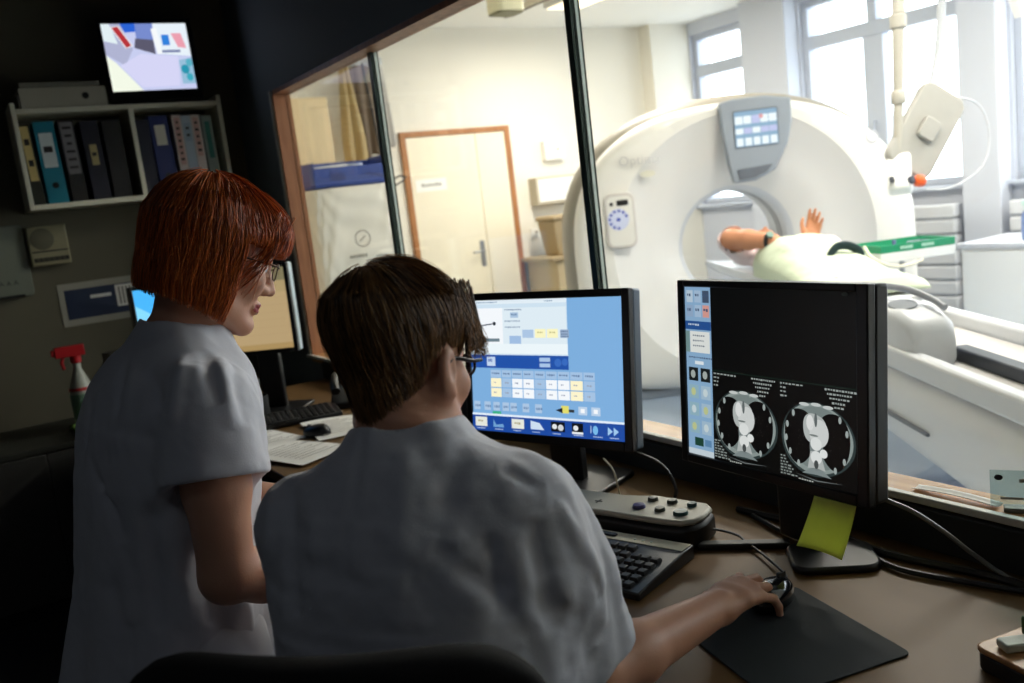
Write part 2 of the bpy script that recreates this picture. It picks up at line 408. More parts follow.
for sx in (-1, 1):
    mb = MB(); mb.prism(rrect(.055, 3.3, .025, cx=sx * .235, cy=ty(2.32)), .725, .80); mb.build('side_rail', M_tab, t, bevel=.014, seg=3)
mb = MB(); mb.prism(rrect(.40, 1.7, .02, cx=0, cy=ty(3.10)), .732, .745); mb.build('bed_channel', mat('channel_grey', (206, 202, 198), .5), t)
mb = MB(); mb.box(-.075, -.02, ty(3.95), ty(2.95), .745, .79); mb.build('channel_mat', mat('channel_dark', (30, 38, 50), .5), t, bevel=.006)
mb = MB(); loft(mb, [[(x, ty(s), z) for x, z in rrect(.17 * k, (zt - .735), .04, 6, -.165, (zt + .735) / 2)] for s, k, zt in ((2.45, .8, .86), (2.50, 1, .91), (2.66, 1, .935), (2.9, 1, .925), (2.99, .96, .90), (3.03, .8, .86))])
fb = mb.build('foot_block', M_tab, t, smooth=60)
mb = MB(); mb.lathe([(.0, .0), (.040, .0), (.044, .004), (.042, .008), (.03, .010), (0, .010)], 20, 0, xf((-.185, ty(2.84), .925), (R_(4), R_(-8), 0), (1.0, 1.6, 1)), cap=False); mb.build('release_button', mat('button_grey', (124, 130, 138), .5), fb)
mb = MB()
def ped(z, hw, s0, s1, r): return [(x, y, z) for x, y in rrect(hw * 2, s1 - s0, r, 6, 0, ty((s0 + s1) / 2))]
secs = [ped(0.0, .26, 1.0, 3.3, .1), ped(.06, .265, 1.0, 3.3, .1), ped(.10, .23, 1.05, 3.2, .1), ped(.30, .20, 1.3, 2.9, .1), ped(.52, .22, 1.1, 3.3, .1), ped(.60, .24, 1.0, 3.5, .1)]
loft(mb, secs); mb.build('pedestal', M_bluish, t, smooth=50)
mb = MB(); mb.box(-.282, -.262, ty(3.2), ty(1.1), .565, .575); mb.build('skirt_seam', mat('seam_grey', (120, 124, 132), .6), t)
# cradle that slides on the base, with its rounded foot end
mb = MB()
def csec(s, hw, z0, z1, dip):
    pts = []
    for i in range(13): x = -hw + 2 * hw * i / 12; pts.append((x, ty(s), z1 - dip * (1 - (x / hw) ** 2)))
    for i in range(13): x = hw - 2 * hw * i / 12; pts.append((x, ty(s), z0 + (.03 if abs(x) > hw * .9 else 0)))
    return pts
loft(mb, [csec(-.35, .20, .80, .865, .02), csec(2.0, .205, .80, .87, .02), csec(2.16, .19, .80, .86, .0), csec(2.2, .17, .81, .85, .0)])
mb.build('cradle', M_tab, t, smooth=60)
tag(t)
M_cable = mat('cable_black', (16, 16, 17), .5, var=0)
M_cablew = mat('cable_pale', (214, 208, 186), .5, var=0)
# hose curving over the foot end of the cradle
mb = MB(); mb.tube(spline([gw(-.20, 2.40, .82), gw(-.205, 2.47, .945), gw(-.19, 2.62, .975), gw(-.15, 2.78, .975), gw(-.115, 2.90, .95), gw(-.10, 2.97, .925)], 24), .012, 8)
tag(mb.build('hose', mat('hose_grey', (150, 154, 162), .5), None), 'grey hose arched over the foot end of the patient table', 'hose')
# dark positioning strap standing in a loop on the cradle
mb = MB(); pts = [gw(-.005, 1.58, .95), gw(.01, 1.58, 1.0), gw(.045, 1.575, 1.035), gw(.095, 1.575, 1.035), gw(.14, 1.58, 1.01), gw(.15, 1.58, .98), gw(.145, 1.58, .95)]
mb.tube(spline(pts, 30), .016, 10, flat=1.4)
tag(mb.build('positioning_strap', mat('strap_dark', (14, 44, 48), .7), None), 'dark green padded strap standing up in a loop on the patient table', 'strap')
# tray trolley with the green banded tray
tr = thing('instrument_trolley', 'slender wheeled trolley with a green rimmed tray beyond the patient table', 'trolley', (4.305, 2.929, 0), R_(-23))
mb = MB(); mb.prism(rrect(.42, .30, .02), .895, .905); mb.build('tray', M_white, tr, bevel=.003)
mb = MB()
for (a, b, c, d) in ((-.21, .21, -.15, -.142), (-.21, .21, .142, .15), (-.21, -.202, -.142, .142), (.202, .21, -.142, .142)): mb.box(a, b, c, d, .905, .945, 0); mb.box(a, b, c, d, .945, .985, 1)
M_green = mat('green_band', (20, 140, 96), .45)
rim = mb.build('tray_rim', [M_white, M_green], tr)
for k, x in enumerate((-.10, .02)):
    mb = MB()
    for j in range(6): mb.box(x + j * .012, x + j * .012 + .008, -.1512, -.1500, .957, .973)
    mb.build('rim_lettering', mat('letter_pale', (190, 226, 208), .6), rim)
mb = MB()
for j in range(5): mb.box(-.2112, -.2100, -.03 + j * .013, -.021 + j * .013, .957, .973)
mb.build('rim_lettering', mat('letter_pale', (190, 226, 208), .6), rim)
mb = MB(); mb.tube([(0, 0, .12), (0, 0, .895)], .014, 10); mb.build('post', M_steel, tr)
for k in range(5):
    a = 2 * PI * k / 5
    mb = MB(); mb.tube([(0, 0, .13), (.16 * math.cos(a), .16 * math.sin(a), .07)], [.018, .011], 8); lg = mb.build('leg', M_steel, tr)
    mb = MB(); mb.lathe([(.028, -.011), (.03, -.006), (.03, .006), (.028, .011)], 14, 0, xf((.16 * math.cos(a), .16 * math.sin(a), .03), (PI / 2, 0, a + PI / 2))); mb.build('caster', M_dark, lg)
for (x, y, h, r, c, nm, lb) in ((-.02, .03, .07, .022, (96, 108, 150), 'medicine_bottle', 'small violet blue bottle standing in the green rimmed tray'), (.115, .02, .055, .028, (92, 120, 126), 'kidney_dish', 'dark teal dish at the right end of the green rimmed tray')):
    p = Matrix.Translation((4.305, 2.929, 0)) @ Matrix.Rotation(R_(-23), 4, 'Z') @ Vector((x, y, .9055))
    mb = MB()
    if nm == 'medicine_bottle': mb.lathe([(r, 0), (r, h * .65), (r * .45, h * .8), (r * .45, h), (r * .5, h), (r * .5, h * 1.2)], 16)
    else: mb.lathe([(r * 1.6, 0), (r * 2.0, h), (r * 2.1, h + .01), (r * 1.9, h + .005), (r * 1.5, .01)], 20)
    tag(mb.build(nm, mat(nm + '_paint', c, .4), None, loc=p), lb, 'bottle' if 'bottle' in nm else 'dish')
mb = MB(); mb.tube(spline([(4.04, 2.96, .985), (4.02, 2.90, .93), (4.06, 2.83, .885), (4.14, 2.79, .875), (4.26, 2.78, .888)], 24), .009, 8)
tag(mb.build('tubing', M_cablew, None), 'pale yellow tubing sagging below the green rimmed tray', 'tube')
# contrast injector hanging from the ceiling
inj = thing('contrast_injector', 'pale injector head with orange knob on a jointed pole from the ceiling', 'injector', (4.55, 3.08, 1.235))
mb = MB(); mb.lathe([(.085, 1.655), (.085, 1.62), (.05, 1.60), (.036, 1.58)], 20, 0, xf((.10, .02, 0))); mb.tube([(.10, .02, 1.60), (.06, .0, .95)], [.036, .034], 12); mb.build('upper_arm', mat('injector_arm', (168, 164, 154), .4), inj, smooth=40)
mb = MB(); mb.lathe([(.03, .86), (.045, .875), (.045, .935), (.03, .95)], 16, 0, xf((.06 - .01, 0, 0))); mb.tube([(.05, 0, .90), (.02, 0, .5)], [.032, .026], 12); mb.lathe([(.035, .47), (.04, .48), (.04, .53), (.03, .545)], 16, 0, xf((.02, 0, 0))); mb.tube([(.02, 0, .5), (-.02, 0, .17)], .025, 12); mb.build('lower_arm', mat('injector_arm', (168, 164, 154), .4), inj, smooth=40)
mb = MB(); mb.prism([(-.13, -.02), (-.08, .11), (-.03, .17), (.02, .15), (.10, .06), (.11, -.02), (.05, -.06), (-.05, -.06)], -.06, .06, T=xf((0, 0, .04), (PI / 2, 0, R_(30)))); mb.build('head', M_white, inj, bevel=.018, seg=3)
mb = MB(); mb.lathe([(.0, -.001), (.030, 0), (.034, .012), (.032, .035), (.022, .045), (0, .048)], 18, 0, xf((-.0, -.10, .045), (PI / 2, 0, R_(-8))), cap=False); mb.build('knob', mat('knob_orange', (232, 92, 36), .4), inj)
mb = MB(); mb.lathe([(.0, -.001), (.022, 0), (.022, .03), (0, .034)], 14, 0, xf((-.055, -.085, .055), (PI / 2, 0, R_(-8))), cap=False); mb.tube([(-.10, -.02, .06), (-.15, -.05, .075)], .014, 8); mb.build('syringe_clamp', mat('clamp_dark', (62, 66, 76), .5), inj)
# flat display beside the injector, seen from behind and tipped over
ds = thing('hanging_monitor', 'pale tilted flat monitor hanging beside the injector in front of the window', 'monitor', (4.70, 3.02, 1.545), R_(-30))
Tm = xf((0, 0, 0), (R_(-8), R_(36), 0))
mb = MB(); mb.prism(rrect(.28, .50, .06), -.03, .03, 0, Tm @ xf((0, 0, 0), (PI / 2, 0, 0))); mb.build('casing', mat('casing_pale', (158, 156, 150), .45), ds, bevel=.012, seg=3)
mb = MB(); mb.prism(rrect(.10, .12, .02), .03, .06, 0, Tm @ xf((0, 0, 0), (PI / 2, 0, 0))); mb.build('mount_plate', mat('casing_pale', (206, 206, 200)), ds, bevel=.006)
mb = MB(); mb.tube(spline([(.02, .02, .10), (.14, .08, .42), (.20, .10, .95), (.20, .10, 1.38)], 20), .022, 10); mb.lathe([(.08, 1.36), (.08, 1.398)], 20, 0, xf((.20, .10, 0))); mb.build('ceiling_arm', mat('arm_pale', (176, 180, 186), .4), ds)
mb = MB(); mb.tube(spline([(4.88, 2.98, 1.72), (5.02, 2.90, 1.66), (5.07, 2.87, 1.50), (5.02, 2.88, 1.32), (4.85, 2.96, 1.22), (4.72, 3.04, 1.22)], 30), .006, 8)
tag(mb.build('hanging_cable', mat('cable_pale_grey', (190, 192, 198), .5), None), 'white cable curving from the tilted monitor back to the injector head', 'cable')
# surgical lamp arm at the upper right
la = thing('ceiling_lamp_arm', 'jointed pale grey ceiling arm in front of the middle window', 'lamp arm', (5.05, 2.85, 2.9))
mb = MB(); mb.lathe([(.10, 0), (.10, -.05), (.05, -.08)], 20); mb.tube([(0, 0, -.06), (0, 0, -.45)], .04, 12); mb.build('drop_tube', M_dgray, la, smooth=40)
mb = MB(); mb.tube([(0, 0, -.42), (.12, -.07, -.56), (.18, -.1, -.80)], [.05, .055, .04], 12); mb.build('elbow', M_white, la, smooth=50)
# ceiling rails and lamp fixtures
for i, x in enumerate((3.25, 4.15)):
    mb = MB(); mb.box(x - .035, x + .035, 1.0, 6.2, 2.86, 2.9, 0); mb.box(x - .012, x + .012, 1.0, 6.2, 2.855, 2.86, 1)
    tag(mb.build('ceiling_rail', [mat('rail_cream', (222, 212, 190), .5), mat('rail_slot', (110, 104, 92), .6)], None), ['long cream ceiling rail nearer the observation window', 'long cream ceiling rail nearer the scanner'][i], 'rail', 'ceiling rails of the scan room')
for i, (x, y) in enumerate(LAMPS):
    l = thing('ceiling_light', ['ceiling light over the left of the scan room', 'ceiling light by the corner behind the scanner', 'ceiling light near the foot of the patient table'][i], 'lamp', (x, y, 2.9), 0, 'ceiling lights of the scan room')
    mb = MB(); mb.box(-.16, .16, -.60, .60, -.07, 0); mb.build('housing', M_white, l, bevel=.008)
    mb = MB(); mb.box(-.14, .14, -.58, .58, -.076, -.07); mb.build('diffuser', mat('diffuser_lit', (255, 240, 214), .5, var=0, emit=(255, 232, 196), estr=2.0), l)
sp = thing('ceiling_speaker', 'small cream box hanging from the ceiling above the door', 'speaker', (3.37, 5.02, 2.62))
mb = MB(); mb.prism(rrect(.20, .17, .035), 0, .13); mb.build('housing', mat('box_cream', (236, 228, 190), .5), sp, bevel=.012)
mb = MB(); mb.prism(rrect(.19, .16, .03), -.008, .0); mb.build('grille', mat('grille_olive', (120, 116, 84), .6), sp)
mb = MB(); mb.tube([(0, 0, .13), (0, 0, .28)], .015, 8); mb.build('bracket', M_steel, sp)
# tall cupboard, aprons, linen trolley with blue crate
cb = thing('tall_cupboard', 'tall pale peach cupboard at the left end of the scan room', 'cupboard', (2.20, 6.49, 0))
mb = MB(); mb.box(-.55, .38, -.22, .24, .06, 2.32); mb.build('body', mat('cupboard_peach', (238, 214, 170), .5, var=.02), cb, bevel=.004)
for x0, x1 in ((-.545, -.087), (-.083, .375)):
    mb = MB(); mb.box(x0, x1, -.238, -.221, .07, 2.31); dr = mb.build('door', mat('cupboard_peach', (238, 214, 170)), cb, bevel=.003)
    mb = MB(); xx = x1 - .05 if x0 < -.3 else x0 + .05; mb.tube([(xx, -.238, 1.05), (xx, -.262, 1.05), (xx, -.262, 1.2), (xx, -.238, 1.2)], .006, 8); mb.build('handle', M_steel, dr)
mb = MB(); mb.box(-.53, .36, -.19, .22, 0, .06); mb.build('plinth', M_dark, cb)
rk = thing('wall_rack', 'steel hook rail on the far wall with lead aprons hanging from it', 'rack', (3.02, 6.75, 2.64))
mb = MB(); mb.box(-.24, .26, -.02, 0, -.03, .03); mb.build('rail', M_steel, rk, bevel=.003)
for k in range(3):
    mb = MB(); x = -.12 + k * .14; mb.tube([(x, -.02, 0), (x, -.09, -.01), (x, -.10, .03)], .008, 8); mb.build('hook', M_steel, rk)
mb = MB(); mb.tube([(3.03, 6.565, 2.60), (3.09, 6.565, 1.86)], .009, 8)
tag(mb.build('hanging_rod', M_dark, None), 'thin dark rod hanging in front of the brown lead apron', 'rod')
def apron(name, label, x, w0, w1, z0, z1, y, m, lean=0.0, nf=3, amp=.02):
    mb = MB()
    def f(u, v):
        z = z1 + (z0 - z1) * v; w = w0 + (w1 - w0) * min(1, v * 1.3); xx = x + lean * v + (u - .5) * w
        return (xx, y + amp * math.sin(u * 2 * PI * nf + v * 2) * (.3 + v), z - .03 * abs(u - .5) * (1 - v) - .02 * math.sin(u * 9 + 1) * v)
    mb.grid(f, 40, 30); o = mb.build(name, m, None, solid=.012, smooth=80)
    return tag(o, label, 'apron', 'lead aprons on the far wall rack')
apron('lead_apron', 'narrow beige lead apron, leftmost on the far wall rack', 2.885, .05, .20, 1.86, 2.64, 6.60, mat('apron_beige', (176, 154, 108), .7, var=.15), .02, 2)
apron('lead_apron', 'dark brown lead apron, middle one on the far wall rack', 3.06, (.20), .21, 1.90, 2.60, 6.655, mat('apron_brown', (112, 96, 78), .7, var=.15), .03, 2.5, .015)
apron('lead_apron', 'pale grey lead apron, rightmost on the far wall rack', 3.20, .12, .13, 1.98, 2.62, 6.70, mat('apron_grey', (204, 200, 194), .7, var=.06), .03, 1.5, .01)
ln = thing('linen_trolley', 'linen trolley under a crumpled white cover with a round mark', 'trolley', (2.505, 5.98, 0))
mb = MB(); random.seed(5)
def cov(u, v):
    a = 2 * PI * u; c, s = math.cos(a), math.sin(a); e = .35
    x = .30 * math.copysign(abs(c) ** e, c); y = .22 * math.copysign(abs(s) ** e, s); z = 1.655 - 1.35 * v
    q = math.sin(9 * v + 3 * a + 1.5 * math.sin(4 * a + 3 * v)); k = 1 + .02 * v + .022 * math.sin(7 * a + 5 * v) * v + .03 * q * abs(q) + .022 * math.sin(26 * v + 7 * a + 2 * math.sin(5 * a)) + .012 * math.sin(47 * v - 11 * a + 2 * math.sin(9 * v))
    return (x * k, y * k, z)
mb.grid(cov, 128, 72, closeu=True); mb.add([cov(i / 128, 0) for i in range(128)], [tuple(range(128))])
cv = mb.build('cover', mat('cover_white', (226, 222, 210), .55, var=.05, bump=.4, bscale=30), ln, smooth=80)
mb = MB(); q = lambda a, r: (-.03 + r * math.cos(a), -.243, 1.30 + r * math.sin(a))
mb.add([q(2 * PI * k / 28, r) for r in (.058, .050) for k in range(28)], [(k, (k + 1) % 28, 28 + (k + 1) % 28, 28 + k) for k in range(28)])
M_mk = mat('mark_ink', (120, 118, 110), .7); mb.build('round_mark', M_mk, cv, recalc=False)
mb = MB(); mb.box(-.030, .030, -.2435, -.2425, -.004, .004, T=xf((-.03, 0, 1.30), (0, R_(-40), 0))); mb.build('mark_needle', M_mk, cv)
mb = MB()
for k in range(6): mb.box(-.14 + k * .022, -.125 + k * .022, -.244, -.2425, 1.175, 1.195)
mb.build('printed_line', M_mk, cv)
for x in (-.24, .24):
    for y in (-.16, .16):
        mb = MB(); mb.tube([(x, y, .06), (x, y, .5)], .014, 8); lg = mb.build('leg', M_steel, ln)
        mb = MB(); mb.lathe([(.03, -.012), (.033, -.006), (.033, .006), (.03, .012)], 14, 0, xf((x, y, .033), (PI / 2, 0, 0))); mb.build('caster', M_dark, lg)
mb = MB(); mb.tube([(.29, -.05, 1.66), (.40, -.06, 1.70), (.45, -.06, 1.69), (.40, -.10, 1.66), (.29, -.12, 1.62)], .006, 8); mb.build('handle', M_dark, ln)
bx = thing('crate', 'blue folding crate of papers on top of the covered linen trolley', 'crate', (2.48, 5.93, 1.662))
M_blue = mat('crate_blue', (34, 62, 138), .45, var=.1)
mb = MB(); mb.box(-.27, .27, -.16, .16, 0, .01)
for (a, b, c, d, h) in ((-.27, .27, -.16, -.15, .13), (-.27, .27, .15, .16, .18), (-.27, -.26, -.15, .15, .17), (.26, .27, -.15, .15, .19)): mb.box(a, b, c, d, .01, h)
mb.build('body', M_blue, bx, bevel=.004)
M_pk = mat('crate_blue_dark', (26, 44, 110), .5)
mb = MB(); mb.box(-.16, -.05, -.1625, -.16, .04, .09, 0); mb.build('side_pocket', M_pk, bx)
mb = MB(); mb.box(.10, .24, -.1625, -.16, .03, .045, 0, T=xf((.17, 0, .06), (0, R_(12), 0)) @ xf((-.17, 0, -.04))); mb.build('side_strap', M_pk, bx)
mb = MB(); mb.box(-.24, .02, -.10, .10, .0105, .15, T=xf((0, 0, 0), (0, R_(-2), 0)))
tag(mb.build('folder_stack', M_lab, None, bevel=.004, loc=(2.47, 5.94, 1.662)), 'white folders standing in the blue crate', 'folders')
mb = MB(); mb.lathe([(.05, 0), (.055, .13), (.05, .14)], 16)
tag(mb.build('paper_roll', mat('roll_pale_blue', (196, 206, 226), .6), None, loc=(2.58, 5.93, 1.6725)), 'pale blue paper roll beside the white folders in the crate', 'roll')
# boxes on the far wall and bins
def wbox(name, label, cat, x0, x1, z0, z1, dep, mf, ms):
    b = thing(name, label, cat, ((x0 + x1) / 2, 6.75, z0)); hw = (x1 - x0) / 2; h = z1 - z0
    mb = MB(); mb.box(-hw, hw, -dep, 0, 0, h); mb.build('casing', ms, b, bevel=.004)
    mb = MB(); mb.box(-hw + .02, hw - .02, -dep - .006, -dep, .02, h - .02); mb.build('lid', mf, b, bevel=.003)
    mb = MB(); mb.lathe([(.012, 0), (.012, .006)], 10, 0, xf((hw * .3, -dep - .006, h * .55), (PI / 2, 0, 0))); mb.build('lock', M_gray, b)
M_ctpl = mat('wall_box_white', (240, 238, 232), .5, var=.02)
wbox('wall_cabinet', 'flat white wall cabinet between the door and the scanner', 'cabinet', 4.56, 5.15, 1.36, 1.60, .12, M_ctpl, mat('cabinet_side', (196, 186, 164), .6))
wbox('wall_dispenser', 'small white dispenser on the far wall above the flat cabinet', 'dispenser', 4.74, 4.95, 1.74, 1.91, .06, M_ctpl, M_ctpl)
wbox('light_switch', 'white light switch on the far wall below the cabinet', 'switch', 4.52, 4.60, 1.08, 1.16, .02, M_ctpl, M_ctpl)
M_bin = mat('bin_beige', (166, 146, 112), .6, var=.05)
b = thing('waste_bin', 'beige lidded bin on the low cupboard behind the scanner', 'bin', (4.62, 6.45, .915))
mb = MB(); mb.lathe([(.14, 0), (.185, .30)], 4, 0, xf((0, 0, 0), (0, 0, PI / 4))); mb.build('body', M_bin, b, bevel=.012)
mb = MB(); mb.lathe([(.195, .30), (.2, .31), (.2, .335), (.17, .345)], 4, 0, xf((0, 0, 0), (0, 0, PI / 4))); mb.build('lid', M_bin, b, bevel=.01)
b = thing('low_cupboard', 'low beige cupboard under the lidded bin beside the door', 'cupboard', (4.75, 6.48, 0))
mb = MB(); mb.box(-.32, .40, -.2, .24, .06, .88); mb.build('body', mat('low_beige', (192, 172, 136), .6, var=.04), b, bevel=.004)
mb = MB(); mb.box(-.38, .44, -.24, .25, .88, .914); mb.build('top', M_bin, b, bevel=.006)
for x0 in (-.315, .045):
    mb = MB(); mb.box(x0, x0 + .35, -.216, -.201, .07, .87); dr = mb.build('door', mat('low_beige', (192, 172, 136)), b, bevel=.003)
    mb = MB(); xx = x0 + (.30 if x0 < 0 else .05); mb.tube([(xx, -.216, .6), (xx, -.24, .6), (xx, -.24, .72), (xx, -.216, .72)], .006, 8); mb.build('handle', M_steel, dr)
mb = MB(); mb.box(-.30, .38, -.17, .22, 0, .06); mb.build('plinth', M_dark, b)
# radiators under the windows and a counter with bottle
M_rad = mat('radiator_white', (214, 216, 220), .5, var=.02)
for i, (y0, y1) in enumerate(((3.85, 5.25), (1.60, 3.45))):
    r = thing('radiator', ['long ribbed radiator below the double window behind the injector', 'long ribbed radiator below the right window behind the table'][i], 'radiator', (6.36, (y0 + y1) / 2, .12), 0, 'radiators under the outer windows')
    hw = (y1 - y0) / 2; mb = MB()
    for k in range(8): mb.box(-.05, .05, -hw, hw, .0 + k * .115, .10 + k * .115)
    mb.build('panel', M_rad, r, bevel=.012)
    mb = MB(); mb.box(-.03, .08, -hw + .01, hw - .01, .0, .90); mb.build('core', mat('radiator_core', (180, 182, 188), .6), r)
    for s in (-1, 1):
        mb = MB(); mb.tube([(.0, s * (hw - .1), -.12), (.0, s * (hw - .1), .02)], .012, 8); mb.build('pipe', M_rad, r)
ct = thing('side_counter', 'low white counter unit in front of the right radiator', 'counter', (5.75, 2.55, 0), 0)
mb = MB(); mb.box(-.28, .28, -.75, .75, .08, .80); mb.build('body', M_white, ct, bevel=.005)
mb = MB(); mb.box(-.30, .30, -.77, .77, .80, .83); mb.build('counter_top', mat('counter_grey', (206, 208, 214), .4), ct, bevel=.005)
for k in range(3):
    mb = MB(); y = -.73 + k * .49; mb.box(-.298, -.281, y, y + .48, .10, .78); dr = mb.build('door', M_white, ct, bevel=.003)
    mb = MB(); mb.tube([(-.298, y + .06, .6), (-.32, y + .06, .6), (-.32, y + .06, .72), (-.298, y + .06, .72)], .006, 8); mb.build('handle', M_steel, dr)
mb = MB(); mb.box(-.26, .28, -.73, .73, 0, .08); mb.build('plinth', M_dgray, ct)
for (p, c, h, nm, lb) in (((5.60, 2.95), (120, 142, 190), .26, 'spray_bottle', 'blue spray bottle on the white side counter'), ((5.65, 2.62), (206, 226, 216), .13, 'cup', 'pale green beaker on the white side counter')):
    b = thing(nm, lb, 'bottle' if h > .2 else 'cup', (p[0], p[1], .83))
    if h > .2:
        mb = MB(); mb.lathe([(.03, 0), (.034, .01), (.034, .15), (.014, .19), (.014, .21)], 18); mb.build('body', mat('bottle_blue', c, .35), b)
        mb = MB(); mb.box(-.045, .02, -.012, .012, .21, .245); mb.tube([(-.02, 0, .215), (-.03, 0, .18)], .006, 6); mb.build('trigger', mat('trigger_mint', (196, 226, 216), .4), b, bevel=.005)
    else:
        mb = MB(); mb.lathe([(.028, 0), (.038, .12), (.036, .12), (.027, .008)], 18); mb.build('body', mat('cup_green', c, .4), b)
# ================================================================== CONTROL ROOM
def bz(n): return [(random.uniform(-1, 1), random.uniform(-1, 1)) for _ in range(n)]
M_desk = mat('desk_laminate', (108, 80, 44), .5, var=.08, scale=5, spec=.3)
M_deskp = mat('desk_panel_grey', (58, 58, 56), .6, var=.05)
dk = thing('control_desk', 'long brown laminate desk running under the observation window', 'desk', (1.06, 1.7, 0))
def dl(x, y): return (x - 1.06, y - 1.7)
mb = MB(); mb.prism([dl(.72, -.4), dl(1.395, -.4), dl(1.395, 3.86), dl(.44, 3.86), dl(.44, 3.05), dl(.72, 2.75)], .72, .75); mb.build('worktop', M_desk, dk, bevel=.004)
for y in (-.36, 1.95, 3.8):
    mb = MB(); x0, y0 = dl(.78 if y < 3 else .5, y); mb.box(x0, .32, y0, y0 + .03, 0, .72); mb.build('side_panel', M_deskp, dk, bevel=.003)
mb = MB(); x0, y0 = dl(1.34, -.33); mb.box(x0, x0 + .02, y0, y0 + 2.27, .25, .72); mb.box(x0, x0 + .02, y0 + 2.32, y0 + 4.12, .25, .72); mb.build('back_panel', M_deskp, dk)
mb = MB(); x0, y0 = dl(1.38, -.4); mb.box(x0, x0 + .0195, y0, y0 + 4.26, .75, .826); mb.build('cable_duct', mat('duct_dark', (40, 42, 42), .6), dk, bevel=.003)
# wall shelf
M_shelf = mat('shelf_white', (226, 222, 200), .55, var=.04)
sh = thing('wall_shelf', 'white two compartment wall shelf full of binders', 'shelf', (.82, 4.55, 1.635))
mb = MB(); mb.box(-.435, -.415, -.235, 0, 0, .445); mb.build('side_panel', M_shelf, sh, bevel=.003)
mb = MB(); mb.box(.415, .435, -.235, 0, 0, .445); mb.build('side_panel', M_shelf, sh, bevel=.003)
mb = MB(); mb.box(-.415, .415, -.235, 0, 0, .022); mb.build('bottom_board', M_shelf, sh, bevel=.002)
mb = MB(); mb.box(-.415, .415, -.235, 0, .40, .42); mb.build('top_board', M_shelf, sh, bevel=.002)
mb = MB(); mb.box(.025, .045, -.235, -.008, .022, .40); mb.build('divider', M_shelf, sh, bevel=.002)
mb = MB(); mb.box(-.415, .415, -.008, 0, .022, .40); mb.build('back_board', mat('shelf_back', (110, 106, 92), .7), sh)
def binder(x, w, h, cov, label_c, lab, lz0, lz1, text, ring=True, lean=0.0, grp='binders in the wall shelf', wl=.7, lines=0, name='binder', cat='binder', depth=.20):
    b = thing(name, text, cat, (x, 4.34, 1.6575), 0, grp)
    T = xf((0, 0, 0), (0, lean, 0)); mb = MB()
    m = mat('cover_%d_%d_%d' % cov, cov, .45, var=.06)
    mb.box(-w / 2, w / 2, 0, .004, 0, h, 0, T); mb.box(-w / 2, -w / 2 + .003, .004, depth, 0, h, 0, T); mb.box(w / 2 - .003, w / 2, .004, depth, 0, h, 0, T)
    mb.build('cover', m, b, bevel=.0012)
    mb = MB(); mb.box(-w / 2 + .004, w / 2 - .004, .006, depth - .008, .004, h - .012, 0, T); mb.build('pages', M_lab, b)
    if label_c:
        mb = MB(); mb.box(-w * wl / 2, w * wl / 2, -.0012, 0, h * lz0, h * lz1, 0, T)
        for k in range(lines):
            z = h * (lz0 + (lz1 - lz0) * (k + .7) / (lines + .6)); ww = w * wl * random.uniform(.2, .36)
            mb.box(-ww, ww, -.0018, -.0012, z, z + h * (lz1 - lz0) * .35 / (lines + 1), 1, T)
        mb.build('spine_label', [mat('label_%d_%d_%d' % label_c, label_c, .7, var=.05), mat('label_ink', (40, 36, 34), .7, var=0)], b)
    if ring:
        mb = MB(); mb.lathe([(.011, 0), (.013, .001), (.013, .003), (.010, .003)], 14, 0, T @ xf((0, -.0002, h * .22), (PI / 2, 0, 0))); mb.build('finger_ring', mat('ring_steel', (60, 60, 60), .35, .8), b)
L = R_
binder(.432, .045, .335, (36, 40, 32), (206, 184, 120), 1, .30, .98, 'dark green binder with a long yellowish label at the left end of the shelf', False, L(-1.5), wl=.7, lines=2)
binder(.505, .080, .345, (18, 128, 150), (216, 224, 222), 1, .44, .86, 'teal blue binder with a white label', True, L(-1), wl=.66, lines=1)
binder(.592, .062, .345, (24, 22, 24), (128, 124, 126), 1, .34, .98, 'black binder with a pale bordered patterned spine', True, L(-1), wl=.8, lines=6)
binder(.682, .072, .338, (18, 20, 40), (186, 170, 118), 1, .44, .70, 'blue black binder with a small yellowish label', False, L(-1), wl=.4, lines=1)
binder(.768, .076, .34, (12, 12, 16), None, 1, 0, 0, 'plain black binder left of the shelf divider', False, 0)
binder(.898, .055, .33, (14, 18, 44), None, 1, 0, 0, 'plain dark navy binder right of the shelf divider', False, 0)
binder(.975, .082, .345, (22, 40, 104), (226, 222, 206), 1, .62, .88, 'royal blue binder with a square white label', True, L(-1.2), wl=.56, lines=0)
binder(1.050, .040, .345, (228, 214, 208), (216, 176, 168), 1, .35, .96, 'white file with reddish print, leftmost of the three white files', True, L(-.4), wl=.6, lines=7)
binder(1.092, .042, .34, (196, 214, 228), (176, 198, 216), 1, .66, .9, 'white file with a pale blue spine between two white files', True, L(-.4), wl=.7, lines=2)
binder(1.134, .040, .342, (236, 224, 218), (226, 190, 180), 1, .45, .96, 'white file with red print lines, rightmost of the white files', False, L(-.4), wl=.6, lines=5)
binder(1.185, .046, .335, (150, 166, 160), (60, 130, 120), 1, .42, .92, 'grey green binder against the right side of the shelf', False, L(-.6), wl=.5, lines=0)
b = thing('archive_box', 'grey white lever arch file lying on its side on top of the shelf', 'file', (.60, 4.33, 2.0555))
mb = MB(); mb.box(-.17, .17, .0, .004, 0, .085); mb.box(-.17, .17, .004, .20, 0, .004); mb.box(-.17, .17, .004, .20, .081, .085); mb.build('cover', mat('file_grey', (186, 182, 164), .6, var=.06), b, bevel=.0015)
mb = MB(); mb.box(-.16, .16, .01, .195, .005, .08); mb.build('pages', M_lab, b)
